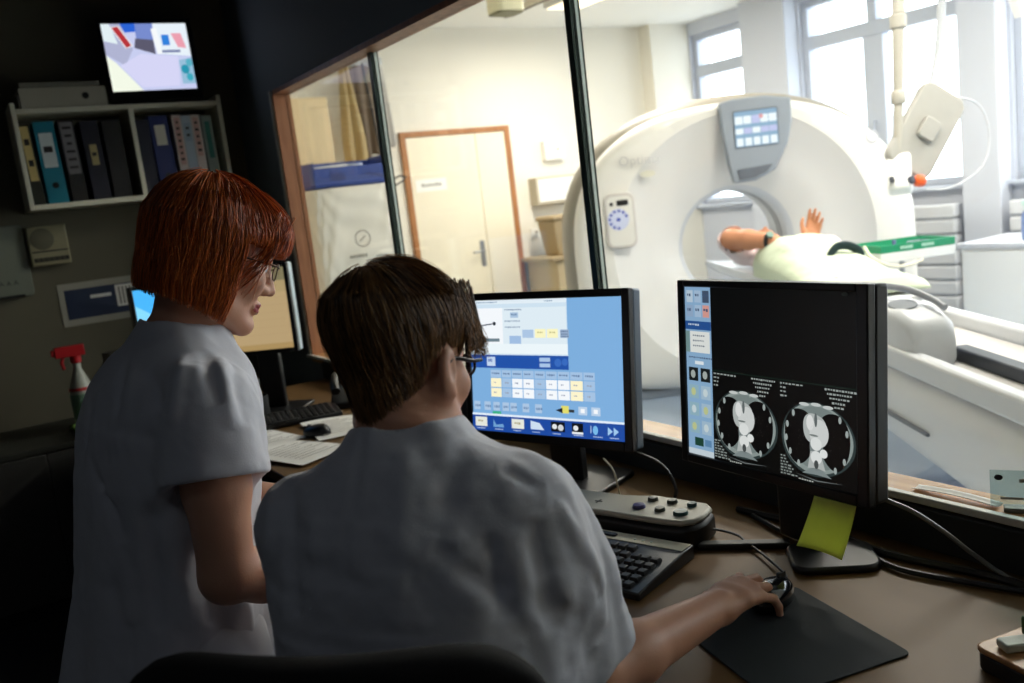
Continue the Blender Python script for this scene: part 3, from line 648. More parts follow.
mb = MB(); mb.lathe([(.011, 0), (.014, .001), (.014, .003), (.011, .003)], 16, 0, xf((.085, -.0002, .046), (PI / 2, 0, 0))); mb.prism(oval(.0112, .0112, 14), 0, .001, 1, xf((.085, -.0002, .046), (PI / 2, 0, 0))); mb.build('finger_ring', [M_dark, M_black], b)
tag(MB().box(-.165, .15, 0, .19, 0, .022).build('folder', mat('folder_grey', (150, 148, 134), .7), None, bevel=.003, loc=(.60, 4.335, 2.1415)), 'grey folder lying on the lever arch file on top of the shelf', 'folder')
# ---------------- monitors
M_bez = mat('bezel_black', (10, 10, 11), .32, var=.03); M_case = mat('case_black', (20, 21, 24), .4, var=.03); M_side = mat('case_side_grey', (92, 104, 118), .35, .3, var=.03)
M_side2 = mat('case_side_black', (24, 26, 28), .4, var=.03)
def monitor(name, label, loc, rotz, tilt, w, h, zc, foot, bez=(.018, .018, .018, .02), side=None, depth=.055, neck=True, footsize=(.26, .20), neckback=.06, footrot=0.0):
    """local: face towards -y; loc on the desk; zc = height of the panel centre above it"""
    m = thing(name, label, 'monitor', loc, rotz)
    T = xf((0, 0, zc), (-tilt, 0, 0))
    l, r, t, b = bez
    mb = MB()
    mb.box(-w / 2, -w / 2 + l, 0, .02, -h / 2, h / 2, 0, T); mb.box(w / 2 - r, w / 2, 0, .02, -h / 2, h / 2, 0, T)
    mb.box(-w / 2 + l, w / 2 - r, 0, .02, h / 2 - t, h / 2, 0, T); mb.box(-w / 2 + l, w / 2 - r, 0, .02, -h / 2, -h / 2 + b, 0, T)
    mb.build('bezel', M_bez, m, bevel=.0025)
    mb = MB(); mb.box(-w / 2 + .001, w / 2 - .001, .0201, depth, -h / 2 + .001, h / 2 - .001, 0, T); mb.build('casing', side or M_side2, m, bevel=.006)
    mb = MB(); mb.box(-w * .28, w * .28, depth, depth + .03, -h * .3, h * .3, 0, T); mb.build('rear_cover', M_case, m, bevel=.012)
    mb = MB(); mb.box(-.045, .045, neckback, neckback + .03, .01, zc + .02); mb.build('neck', M_case, m, bevel=.006)
    mb = MB(); mb.prism(rrect(footsize[0], footsize[1], .03), 0, .014, 0, xf((foot[0], foot[1], 0), (0, 0, footrot))); mb.build('foot', M_case, m, bevel=.005)
    return m, T, (-w / 2 + l, w / 2 - r, -h / 2 + b, h / 2 - t)
class Scr:
    """a lit screen drawn from flat coloured cells, one mesh with a material per colour; u right 0..1, v down 0..1"""
    def __init__(s, T, rect, y=.006): s.T = T; s.r = rect; s.mb = MB(); s.mats = []; s.y = y; s.n = 0
    def mi(s, c, k):
        m = glow(c, k)
        if m not in s.mats: s.mats.append(m)
        return s.mats.index(m)
    def P(s, u, v): x0, x1, z0, z1 = s.r; return (x0 + (x1 - x0) * u, z1 - (z1 - z0) * v)
    def poly(s, pts, c, lay, k=1.0):
        y = s.y - lay * .00025
        s.mb.add([(s.P(u, v)[0], y, s.P(u, v)[1]) for u, v in pts], [tuple(range(len(pts)))], s.mi(c, k), s.T)
    def rect(s, u0, v0, u1, v1, c, lay=1, k=1.0): s.poly([(u0, v0), (u0, v1), (u1, v1), (u1, v0)], c, lay, k)
    def oval(s, u, v, ru, rv, c, lay=1, k=1.0, n=24, a=0.0):
        s.poly([(u + ru * math.cos(t) * math.cos(a) - rv * math.sin(t) * math.sin(a), v + ru * math.cos(t) * math.sin(a) + rv * math.sin(t) * math.cos(a)) for t in [-2 * PI * i / n for i in range(n)]], c, lay, k)
    def text(s, u, v, n, hgt, c, lay=2, k=1.0, wd=.008):
        x = u
        for i in range(n):
            q = wd * random.uniform(.6, 1.6); s.rect(x, v, x + q, v + hgt * random.uniform(.7, 1), c, lay, k); x += q + wd * .5
    def build(s, parent, name='screen'): return s.mb.build(name, s.mats, parent, smooth=0, recalc=False)
random.seed(11)
# main console monitor: light blue patient form
MA = R_(-70.4)
c1 = Vector((1.145, 1.725, 1.051))
m1, T, rc = monitor('console_monitor', 'black monitor with a light blue form on screen in front of the seated person', (c1.x, c1.y, .7503), MA, R_(8), .476, .36, .301, (0, .07), bez=(.017, .02, .018, .021), side=M_side, neckback=.05)
S = Scr(T, rc); BL = (128, 178, 226); W = (244, 248, 252); DB = (34, 82, 168); GY = (190, 206, 224)
S.rect(0, 0, 1, 1, BL, 0, .95)
S.rect(0, 0, .665, .42, (206, 226, 240), 1); S.rect(0, .0, .665, .03, (226, 238, 246), 2); S.text(.05, .012, 12, .01, (120, 150, 180), 3)
S.text(.52, .012, 5, .01, (120, 150, 180), 3)
S.rect(0, .06, .235, .40, W, 2); S.text(.02, .2, 3, .01, (70, 90, 110), 3); S.poly([(.0, .20), (.0, .21), (.16, .185), (.16, .175)], (60, 74, 90), 3); S.oval(.175, .178, .012, .014, (30, 40, 50), 4); S.rect(.0, .29, .21, .315, (110, 130, 140), 3)
S.rect(.235, .06, .66, .40, (222, 236, 244), 2)
for v in (.07, .155, .20): S.text(.25, v, 9, .012, (130, 150, 176), 3)
S.rect(.29, .095, .345, .135, (170, 196, 222), 3); S.text(.295, .105, 4, .015, (90, 120, 160), 4)
S.rect(.28, .27, .36, .33, (160, 190, 226), 3); S.rect(.37, .225, .445, .285, (172, 198, 228), 3)
for u in (.455, .535): S.rect(u, .22, u + .07, .285, (250, 246, 196), 3); S.text(u + .015, .24, 3, .012, (196, 190, 130), 4)
S.rect(.62, .225, .675, .285, (150, 172, 200), 3)
for v in (.235, .255, .272): S.text(.625, v, 4, .008, (80, 100, 136), 4)
S.rect(0, .33, .665, .405, (236, 246, 250), 3)
S.rect(0, .415, .668, .515, DB, 4); S.rect(.115, .43, .175, .50, (196, 214, 238), 5); S.text(.125, .445, 3, .03, DB, 6); S.rect(.48, .43, .55, .50, (170, 196, 228), 5); S.rect(.48, .46, .55, .472, DB, 6); S.oval(.60, .465, .022, .03, (56, 106, 190), 5); S.oval(.645, .46, .02, .026, (56, 106, 190), 5)
cols = [.135, .215, .285, .362, .440, .515, .592, .672, .755, .83]
for i in range(9):
    u0, u1 = cols[i] + .003, cols[i + 1] - .003
    S.rect(u0, .53, u1, .585, (164, 194, 226), 2); S.text(u0 + .01, .55, 4, .014, (90, 118, 160), 3)
    for r, (v0, v1) in enumerate(((.592, .66), (.668, .735))):
        c = (252, 244, 206) if i in (0, 7) else (W if i in (2, 3, 5, 6) else (164, 194, 226))
        S.rect(u0, v0, u1, v1, c, 2); S.text(u0 + .02, v0 + .028, 2, .012, (150, 160, 180), 3)
for u in (.01, .085, .15, .215, .27, .355, .44): S.rect(u, .775, u + .045, .84, (172, 198, 226), 2); S.text(u + .008, .80, 3, .02, (110, 140, 180), 3)
S.poly([(.575, .81), (.62, .79), (.62, .83)], (30, 34, 40), 3); S.rect(.612, .775, .66, .83, (226, 220, 110), 2); S.rect(.66, .80, .695, .82, (50, 56, 60), 3)
for u in (.72, .80): S.rect(u, .775, u + .055, .835, (186, 208, 232), 2); S.rect(u + .015, .79, u + .04, .82, W, 3)
S.rect(0, .92, 1, .955, (222, 234, 246), 3); S.rect(.145, .845, .205, .88, (56, 176, 136), 6)
S.rect(0, .945, 1, 1, DB, 4); S.rect(0, .95, 1, 1.0, DB, 4)
S.build(m1)
S2 = Scr(T, (rc[0], rc[1], rc[2], rc[2] + (rc[3] - rc[2]) * .135), .0035)
S2.rect(0, 0, 1, 1, (30, 76, 164), 0, .95); S2.rect(0, 0, 1, .12, (224, 236, 248), 1)
for i, u in enumerate((.02, .15, .28, .41, .545, .68, .80, .90)):
    if i in (0, 2): S2.rect(u, .22, u + .085, .75, (228, 230, 220), 1); S2.text(u + .02, .4, 3, .12, (170, 160, 120), 2)
    elif i in (1,): S2.poly([(u, .3), (u + .02, .62), (u + .07, .55), (u + .075, .75), (u, .75)], (110, 160, 210), 1)
    elif i == 3: S2.poly([(u, .25), (u, .72), (u + .09, .72), (u + .06, .35)], (204, 222, 240), 1)
    elif i in (4, 5):
        S2.rect(u, .22, u + .09 - .02 * (i - 4), .75, (12, 14, 20), 1); S2.oval(u + .024, .48, .016, .14, (226, 230, 232), 2)
        if i == 4: S2.oval(u + .064, .52, .018, .17, (206, 210, 214), 2)
        else: S2.rect(u, .68, u + .07, .80, (226, 230, 232), 2)
    elif i == 6: S2.oval(u + .025, .52, .016, .24, (120, 184, 232), 1); S2.rect(u - .004, .3, u + .0, .7, (196, 216, 240), 1)
    else: S2.poly([(u, .3), (u, .75), (u + .03, .52)], (160, 200, 236), 1); S2.poly([(u + .035, .3), (u + .035, .75), (u + .065, .52)], (160, 200, 236), 1)
    S2.text(u + .01, .84, 6, .06, (190, 206, 232), 1, wd=.006)
S2.build(m1, 'taskbar')
# image monitor with two chest slices
c2 = Vector((1.189, 1.094, 1.075))
m2, T, rc = monitor('image_monitor', 'black monitor showing two grey chest cross sections with a yellow note stuck below', (c2.x, c2.y, .7503), R_(-90.9), R_(4.5), .433, .36, .325, (.085, .050), bez=(.016, .022, .013, .018), footsize=(.12, .15), neckback=.06, footrot=R_(-40))
S = Scr(T, rc)
S.rect(0, 0, 1, 1, (7, 8, 7), 0, .6)
S.rect(.0, .0, .175, 1, (142, 180, 214), 1, .8)
for r in range(2):
    for c in range(3): S.rect(.012 + c * .055, .02 + r * .085, .056 + c * .055, .09 + r * .085, [(190, 210, 226), (170, 196, 222), (70, 86, 110), (150, 176, 206), (170, 196, 222), (222, 160, 150)][r * 3 + c], 2, .8); S.text(.018 + c * .055, .04 + r * .085, 2, .018, (70, 90, 120), 3, .8, wd=.01)
S.rect(0, .20, .175, .25, (40, 84, 150), 2, .8); S.text(.02, .215, 6, .012, (200, 214, 230), 3, .8)
S.rect(.03, .26, .165, .385, (232, 236, 232), 2, .8)
for v in (.28, .31, .34): S.text(.05, v, 6, .01, (130, 140, 150), 3, .8)
S.rect(.0, .26, .028, .385, (120, 150, 150), 2, .8); S.text(.02, .41, 12, .01, (80, 100, 130), 3, .8); S.rect(.06, .435, .12, .455, (230, 240, 246), 2, .8)
for r in range(4):
    for c in range(2):
        u0, v0 = .015 + c * .082, .475 + r * .105; cc = (26, 32, 34) if r == 0 else [(150, 186, 200), (168, 196, 216)][c]
        S.rect(u0, v0, u0 + .065, v0 + .08, cc, 2, .8)
        S.oval(u0 + .03, v0 + .04, .016, .024, (170, 180, 176) if r == 0 else ((196, 206, 150) if (r + c) % 2 else (206, 222, 226)), 3, .8)
S.rect(.045, .895, .105, .945, (30, 70, 56), 2, .8); S.rect(.115, .90, .16, .94, (96, 140, 180), 2, .8); S.rect(0, .965, .175, 1, (206, 220, 228), 2, .8)
S.rect(.176, .475, .995, .480, (26, 50, 40), 1, .6)
S.rect(.585, .48, .588, 1.0, (26, 30, 28), 1, .5)
def chest(u0, u1, v0, v1):
    def q(x, y): return (u0 + (u1 - u0) * x, v0 + (v1 - v0) * y)
    def blob(cx, cy, rx, ry, c, lay, wob=(), n=48, k=.9):
        pts = []
        for i in range(n):
            t = -2 * PI * i / n; e = 1 + sum(a * math.cos(f * t + ph) for a, f, ph in wob); pts.append(q(cx + rx * e * math.cos(t), cy + ry * e * math.sin(t)))
        S.poly(pts, c, lay, k)
    blob(.5, .52, .485, .44, (46, 58, 58), 1, ((.03, 2, .4), (.02, 3, 0)))
    blob(.5, .51, .455, .415, (138, 150, 147), 2, ((.03, 2, .4), (.02, 3, 0)))
    blob(.5, .50, .40, .375, (118, 130, 128), 3, ((.03, 2, .4),))
    blob(.27, .50, .205, .335, (8, 8, 8), 4, ((.05, 2, .6), (.04, 3, 1)), k=.6); blob(.73, .50, .205, .335, (8, 8, 8), 4, ((.05, 2, -.6), (.04, 3, 2)), k=.6)
    for t in [30 + k * 24 for k in range(14)]:
        if 55 < t < 125 or 235 < t < 300: continue
        blob(.5 + .420 * math.cos(R_(t)), .51 + .390 * math.sin(R_(t)), .020, .040, (156, 167, 164), 5, n=14)
    for x in (.34, .5, .66): blob(x, .115 + .02 * abs(x - .5) * 4, .07, .020, (196, 202, 200), 5, n=14)
    blob(.5, .58, .09, .30, (120, 130, 130), 5)
    blob(.47, .38, .15, .17, (176, 182, 180), 6, ((.08, 3, .5), (.06, 2, 1))); blob(.54, .44, .12, .17, (206, 210, 208), 7, ((.06, 2, .3),)); blob(.42, .33, .05, .09, (222, 224, 222), 7); blob(.50, .29, .02, .08, (96, 104, 104), 8); blob(.47, .47, .06, .012, (120, 128, 126), 8)
    blob(.50, .565, .075, .075, (222, 226, 224), 8); blob(.60, .66, .05, .05, (226, 230, 228), 8)
    S.poly([q(.42, .66), q(.38, .86), q(.5, .84), q(.62, .86), q(.56, .68), q(.5, .64)], (176, 182, 180), 6, .9); blob(.5, .72, .075, .075, (222, 226, 224), 7); blob(.5, .80, .03, .05, (70, 76, 76), 8)
    S.poly([q(.42, .86), q(.30, .93), q(.5, .92), q(.7, .93), q(.58, .86)], (132, 144, 144), 5, .8)
    for k in range(22): x, y = random.choice((.27, .73)) + random.uniform(-.13, .13), .5 + random.uniform(-.2, .2); S.rect(*q(x, y), *q(x + .012, y + .010), (70, 62, 60), 5, .7)
    S.poly([q(.2, .955), q(.5, .985), q(.85, .965), q(.5, 1.0)], (120, 128, 128), 2, .6)
chest(.18, .575, .53, .985); chest(.595, .985, .53, .985)
for (u, d) in ((.185, 0), (.595, 0)):
    for k in range(4): S.text(u, .49 + k * .022, 2 if k else 7, .010, (160, 170, 166), 2, .7, wd=.012)
    for k in range(5): S.text(u + .24 + k * .012, .49 + k * .022, 11 - 2 * k, .011, (170, 180, 176), 2, .7, wd=.009)
    for k in range(7): S.text(u, .88 + k * .016, 2 + k // 2, .009, (150, 160, 156), 9, .7, wd=.012)
    S.text(u + .1, .985, 6, .008, (190, 196, 190), 9, .7)
S.build(m2)
mb = MB(); mb.prism(oval(.006, .003, 10), 0, .001, 0, T @ xf((.175, -.0, .163), (PI / 2, 0, 0))); mb.build('power_light', mat('badge_grey', (86, 100, 96), .4), m2)
# sticky note hanging from the image monitor
mb = MB()
def note(u, v):
    x = 1.1655 - .006 * v - .012 * v * v; y = (.978 + .03 * v) - u * (.082 + .010 * v); z = .899 - .092 * v + .004 * math.sin(u * 3) * v
    return (x, y, z)
mb.grid(note, 10, 12)
M_note = mat('note_yellow_green', (226, 232, 132), .7, var=.06, scale=60)
_nt = M_note.node_tree; _pb = _nt.nodes['Principled BSDF']; _tl = _nt.nodes.new('ShaderNodeBsdfTranslucent'); _mx = _nt.nodes.new('ShaderNodeMixShader')
_tl.inputs[0].default_value = (s2l(222), s2l(230), s2l(126), 1); _mx.inputs[0].default_value = .5
_nt.links.new(_pb.outputs[0], _mx.inputs[1]); _nt.links.new(_tl.outputs[0], _mx.inputs[2]); _nt.links.new(_mx.outputs[0], [n for n in _nt.nodes if n.type == 'OUTPUT_MATERIAL'][0].inputs[0])
o = mb.build('sticky_note', M_note, None, solid=.0006)
tag(o, 'yellow green paper note hanging from the lower edge of the image monitor', 'note')
# blue and beige monitors on the desk return
ma, T, rc = monitor('blue_monitor', 'black monitor with a bright blue screen behind the standing person', (.72, 3.38, .7503), R_(0), R_(2), .33, .30, .40, (0, .06), bez=(.013, .013, .014, .016))
S = Scr(T, rc); S.rect(0, 0, 1, 1, (36, 146, 232), 0, 1.1); S.poly([(0, 0), (0, 1), (.6, 1), (.25, 0)], (70, 178, 246), 1, 1.1); S.poly([(.0, .2), (0, .7), (.3, .45)], (130, 212, 252), 2, 1.1); S.rect(.0, .95, 1, 1, (20, 66, 160), 3, 1.0); S.build(ma)
mbm, T, rc = monitor('beige_monitor', 'black monitor with a beige screen and pale side beside the window corner', (.968, 3.36, .7503), R_(-42), R_(2), .315, .335, .40, (0, .06), bez=(.012, .016, .016, .016), side=mat('case_side_pale', (196, 214, 220), .3, .2))
S = Scr(T, rc); S.rect(0, 0, 1, 1, (206, 178, 132), 0, .75); S.rect(0, 0, 1, .16, (150, 142, 106), 1, .7); S.rect(0, .16, 1, .3, (196, 172, 124), 1, .75)
for k in range(6): S.rect(0, .36 + k * .09, 1, .365 + k * .09, (200, 170, 126), 1, .75)
S.rect(0, .93, 1, 1, (196, 164, 108), 2, .72); S.build(mbm)
# camera monitor on the shelf
cm, T, rc = monitor('camera_monitor', 'small black monitor on top of the shelf showing a bright room from above', (.985, 4.335, 2.0555), R_(-3), R_(5), .395, .36, .192, (0, .08), bez=(.014, .022, .02, .045), footsize=(.22, .16), neckback=.05)
S = Scr(T, rc); S.rect(0, 0, 1, 1, (200, 206, 240), 0, 1.0)
S.poly([(0, 0), (0, .45), (.2, .62), (.32, .38), (.22, 0)], (176, 180, 210), 1); S.poly([(0, 0), (0, .25), (.16, .3), (.1, 0)], (226, 240, 244), 2)
S.poly([(.1, .05), (.24, .37), (.33, .33), (.20, .03)], (236, 236, 240), 2); S.poly([(.12, .06), (.25, .36), (.31, .32), (.19, .04)], (186, 52, 60), 3)
S.poly([(.22, 0), (.26, .13), (.40, .12), (.39, .0)], (44, 100, 214), 2); S.poly([(.39, 0), (.38, .22), (.58, .25), (.60, 0)], (120, 140, 206), 2); S.poly([(.37, .22), (.34, .36), (.58, .46), (.58, .24)], (92, 90, 110), 2)
S.poly([(.6, 0), (.6, .46), (.66, .46), (1, .5), (1, 0)], (232, 242, 250), 1); S.poly([(.57, .08), (.60, .46), (.66, .46), (.64, .06)], (246, 250, 252), 3)
S.rect(.68, .17, .77, .33, (50, 130, 220), 3); S.rect(.66, .40, .88, .44, (120, 130, 170), 3); S.poly([(.80, .15), (.86, .36), (.96, .38), (.92, .15)], (236, 160, 176), 3)
S.poly([(0, .46), (0, 1), (.36, 1), (.1, .58)], (244, 250, 232), 2); S.poly([(.14, .62), (.36, .95), (.8, .95), (.84, .5), (.4, .45)], (214, 214, 246), 1)
S.poly([(.84, .56), (.84, .92), (1, .92), (1, .52)], (150, 190, 216), 2); S.oval(.90, .7, .05, .07, (40, 150, 176), 3); S.oval(.94, .82, .04, .06, (60, 170, 190), 3); S.oval(.96, .6, .04, .06, (90, 176, 196), 3); S.build(cm)
# ---------------- wall fittings
ic = thing('wall_intercom', 'grey beige intercom speaker on the wall under the shelf', 'intercom', (.45, 4.55, 1.398))
mb = MB(); mb.box(-.082, .078, -.05, 0, 0, .175); mb.build('casing', mat('intercom_beige', (150, 145, 114), .55, var=.05), ic, bevel=.006)
mb = MB(); mb.lathe([(.0, 0), (.046, 0), (.048, .002), (.044, .004), (0, .003)], 24, 0, xf((-.025, -.05, .118), (PI / 2, 0, 0)), cap=False); mb.build('speaker_grille', mat('grille_dark', (104, 102, 82), .7), ic)
mb = MB(); mb.box(-.075, .072, -.0505, -.05, .060, .066, 0); mb.build('panel_groove', M_dark, ic)
mb = MB(); mb.box(-.07, .07, -.052, -.05, .018, .036); pad = mb.build('button_strip', M_dark, ic)
for k in range(6):
    mb = MB(); mb.box(-.062 + k * .021, -.047 + k * .021, -.056, -.052, .021, .033); mb.build('button', mat('button_olive', (74, 72, 56), .5), pad, bevel=.001)
wb = thing('wall_board', 'pale greenish panel on the wall left of the intercom', 'panel', (.15, 4.55, 1.275))
mb = MB(); mb.prism(rrect(.42, .315, .02, cx=0, cy=.1575), 0, .018, 0, xf((0, 0, 0), (PI / 2, 0, 0))); mb.build('panel', mat('board_pale', (128, 134, 120), .5, var=.04), wb, bevel=.004)
mb = MB(); text_geo(mb, 'A A A', .03, xf((.115, -.0185, .065), (PI / 2, 0, 0)), 0); mb.build('lettering', M_ink if False else mat('board_ink', (60, 62, 60), .7), wb)
mb = MB(); mb.box(-.19, .17, -.03, -.018, .0, .012); mb.build('lower_rail', M_dark, wb, bevel=.003)
ps = thing('wall_poster', 'navy blue poster with white paper slips on the wall beside the blue screen', 'poster', (.70, 4.55, 1.12))
mb = MB(); mb.box(-.25, .27, -.004, 0, -.01, .185); mb.build('backing', mat('poster_paper', (168, 166, 152), .7), ps)
mb = MB(); mb.box(-.225, .25, -.006, -.004, .02, .155); mb.build('blue_panel', mat('poster_navy', (30, 46, 78), .5, var=.2, scale=9), ps)
mb = MB(); mb.box(-.01, .08, -.009, -.006, .05, .15, 0)
for k in range(5): mb.box(.002 + k * .016, .010 + k * .016, -.0095, -.009, .06, .14, 1)
mb.build('paper_slip', [M_lab, M_ink], ps); mb = MB(); mb.box(-.12, -.03, -.008, -.006, .105, .12); mb.build('paper_slip', M_lab, ps); mb = MB(); mb.box(.10, .17, -.008, -.006, .12, .14); mb.build('paper_slip', M_lab, ps)
sc = thing('side_cabinet', 'dark low cabinet along the wall below the poster', 'cabinet', (.28, 4.24, 0))
mb = MB(); mb.box(-.5, .42, -.26, .26, .06, .675); mb.build('body', M_deskp, sc, bevel=.004)
mb = MB(); mb.box(-.51, .43, -.28, .29, .675, .70); mb.build('top', mat('cabinet_top_dark', (48, 50, 44), .5), sc, bevel=.004)
for x in (-.495, -.04):
    mb = MB(); mb.box(x, x + .452, -.278, -.261, .07, .67); dr = mb.build('door', M_deskp, sc, bevel=.003); mb = MB(); mb.tube([(x + .1, -.278, .5), (x + .1, -.30, .5), (x + .22, -.30, .5), (x + .22, -.278, .5)], .005, 8); mb.build('handle', M_steel, dr)
mb = MB(); mb.box(-.48, .40, -.24, .25, 0, .06); mb.build('plinth', M_dark, sc)
sb = thing('spray_bottle', 'white spray bottle with a red trigger on the dark side cabinet', 'bottle', (.43, 4.17, .70))
mb = MB(); mb.lathe([(.0, 0), (.044, 0), (.048, .01), (.048, .14), (.042, .19), (.026, .235), (.016, .26), (.016, .29)], 24, 0, None, cap=False); mb.build('body', mat('bottle_white', (168, 172, 160), .4), sb)
mb = MB(); mb.lathe([(.0485, .05), (.0487, .05), (.0487, .155), (.0485, .155)], 24, cap=False); mb.build('label', mat('label_green_grey', (110, 140, 120), .6, var=.1), sb)
mb = MB(); mb.lathe([(.022, .285), (.022, .315)], 16); mb.box(-.075, .04, -.016, .016, .315, .36); mb.tube([(-.04, 0, .33), (-.055, 0, .295), (-.05, 0, .265)], .008, 8); mb.box(-.088, -.075, -.012, .012, .325, .352); mb.build('trigger', mat('trigger_red', (186, 24, 32), .4), sb, bevel=.004)
mb = MB(); mb.lathe([(.0488, .17), (.046, .182)], 20, cap=False); mb.build('red_stripe', mat('trigger_red', (186, 24, 32), .4), sb)
def cloth(u, v): return (.36 + .16 * u, 3.935 + .30 * v + .01 * math.sin(9 * u), .7015 + (.018 * (1 + math.sin(6 * u + 4 * v)) + .010 * math.sin(17 * v)) * (1 if 1 else 0))
mb = MB(); mb.grid(cloth, 14, 16); o = mb.build('cloth', mat('cloth_green', (116, 156, 70), .8, var=.1), None, solid=.003, smooth=80)
tag(o, 'crumpled green cloth in front of the white spray bottle', 'cloth')
mb = MB()
def bag(u, v):
    a = 2 * PI * u; r = .085 * math.sin(min(1, v * 1.15) * PI * .80 + .25) * (1 + .07 * math.sin(5 * a + 4 * v)); return (.57 + r * math.cos(a), 4.20 + r * .8 * math.sin(a), .702 + .30 * v)
mb.grid(bag, 30, 18, closeu=True); o = mb.build('bag', mat('bag_dark', (44, 42, 36), .6, var=.2), None, smooth=80)
tag(o, 'dark bag standing beside the white spray bottle', 'bag')
# ---------------- things on the left desk
for i, (x, y, a, dx) in enumerate(((.80, 2.98, 12, 0), (1.06, 2.88, -8, .01), (.84, 2.68, 20, 0))):
    mb = MB(); mb.grid(lambda u, v: ((u - .5) * .21, (v - .5) * .297, .0008 + .003 * i + .006 * math.sin(u * 3 + i) * v), 8, 8)
    for k in range(9): mb.box(-.08, .08 - (k % 3) * .03, -.11 + k * .024, -.106 + k * .024, .008 + .003 * i, .0083 + .003 * i, 1)
    o = mb.build('paper_sheet', [M_lab, M_ink], None, loc=(x, y, .7512)); o.rotation_euler = (0, 0, R_(a))
    tag(o, ['loose printed sheet, lowest of the papers below the beige monitor', 'loose printed sheet on the right of the papers below the beige monitor', 'loose printed sheet nearest the standing person on the left desk'][i], 'paper', 'loose sheets on the left desk')
def mouse(name, label, loc, rotz, m):
    o = thing(name, label, 'mouse', loc, rotz); mb = MB()
    def f(u, v):
        a = 2 * PI * u; t = v * PI / 2; r = math.cos(t) ** .6; return (.031 * r * math.cos(a) * (1 - .12 * math.sin(a)), .055 * r * math.sin(a), .004 + .032 * math.sin(t) * (1 - .25 * math.sin(a) * r))
    mb.grid(f, 28, 12, closeu=True); mb.add([f(i / 28, 0) for i in range(28)], [tuple(range(28))[::-1]]); mb.build('shell', m, o, smooth=60)
    mb = MB(); mb.lathe([(.009, -.0035), (.010, -.002), (.010, .002), (.009, .0035)], 14, 0, xf((0, .028, .027), (0, PI / 2, 0))); mb.build('scroll_wheel', M_dark, o)
    mb = MB(); mb.box(-.0006, .0006, .012, .052, .02, .031); mb.build('button_split', M_black, o)
    return o
mouse('desk_mouse', 'black mouse on the left desk beside the loose papers', (.965, 2.845, .7515), R_(30), M_case)
kb0 = None
def keyboard(name, label, loc, rotz, full, w=.45, d=.16):
    o = thing(name, label, 'keyboard', loc, rotz); mb = MB()      # local x along the rows, y to the back
    prof = [(-d / 2, 0), (d / 2 + .03, 0), (d / 2 + .03, .026), (d / 2 - .01, .026), (-d / 2, .014)]
    mb.prism([(y, z) for y, z in prof], -w / 2, w / 2, 0, Matrix(((0, 0, 1, 0), (1, 0, 0, 0), (0, 1, 0, 0), (0, 0, 0, 1)))); mb.build('body', M_case, o, bevel=.003)
    if full:
        mb = MB(); mb.box(-w / 2 + .004, w / 2 - .004, d / 2 - .008, d / 2 + .026, .0262, .0275); st = mb.build('top_strip', mat('strip_grey', (222, 216, 190), .45), o, bevel=.001)
        for x, l in ((-.12, .07), (-.02, .06), (.055, .055)):
            mb = MB(); mb.prism(rrect(l, .014, .006, cx=x, cy=d / 2 + .008), .0275, .031); mb.build('media_button', M_black, st, bevel=.002)
        for k in range(3): mb = MB(); mb.prism(oval(.003, .003, 10, .125 + k * .018, d / 2 + .006), .0275, .029); mb.build('status_light', mat('led_white', (230, 236, 220), .4), st)
    key = None; s = .0205
    for r in range(6):
        y = -d / 2 + .010 + r * .0235 + (.003 if r == 5 else 0); z = .0145 + (y + d / 2) * .075
        xs = []
        n = 15; x = -w / 2 + .012
        for c in range(n):
            if r == 0 and 3 < c < 9: continue
            xs.append(x + c * s)
        for c in range(3):
            if r not in (2,): xs.append(x + 15.4 * s + c * s) if c < (3 if w > .4 else 0) else None
        for c in range(4): xs.append(x + 18.6 * s + c * s) if w > .4 and r < 5 else None
        if r == 0 : 
            mb = MB(); mb.box(x + 3 * s + s * .6, x + 8 * s + s * .4, y, y + .016, z - .002, z + .006); mb.build('space_bar', M_dark, o, bevel=.002)
        for xx in xs:
            if xx + .0185 > w / 2 - .004: continue
            if key is None:
                mb = MB(); pb = [(0, 0), (.0185, 0), (.0185, .0195), (0, .0195)]
                mb.add([(a, b, -.002) for a, b in pb] + [(.002 + a * .76, .002 + b * .76, .0065) for a, b in pb], [(3, 2, 1, 0), (4, 5, 6, 7), (0, 1, 5, 4), (1, 2, 6, 5), (2, 3, 7, 6), (3, 0, 4, 7)])
                key = mb.build('key', mat('key_black', (22, 22, 23), .5), o, bevel=.0012); k = key
            else: k = key.copy(); COL.objects.link(k); k.parent = o
            k.location = (xx, y, z)
    return o
kc = Vector((.99, 1.36, .75))
ka = R_(-62)
keyboard('keyboard', 'black keyboard with a grey top strip in front of the scanner console', (.905, 1.389, .7505), R_(-72), True, .475, .17)
keyboard('small_keyboard', 'black keyboard below the beige monitor on the left desk', (.98, 3.13, .7525), R_(-10), False, .34, .13)
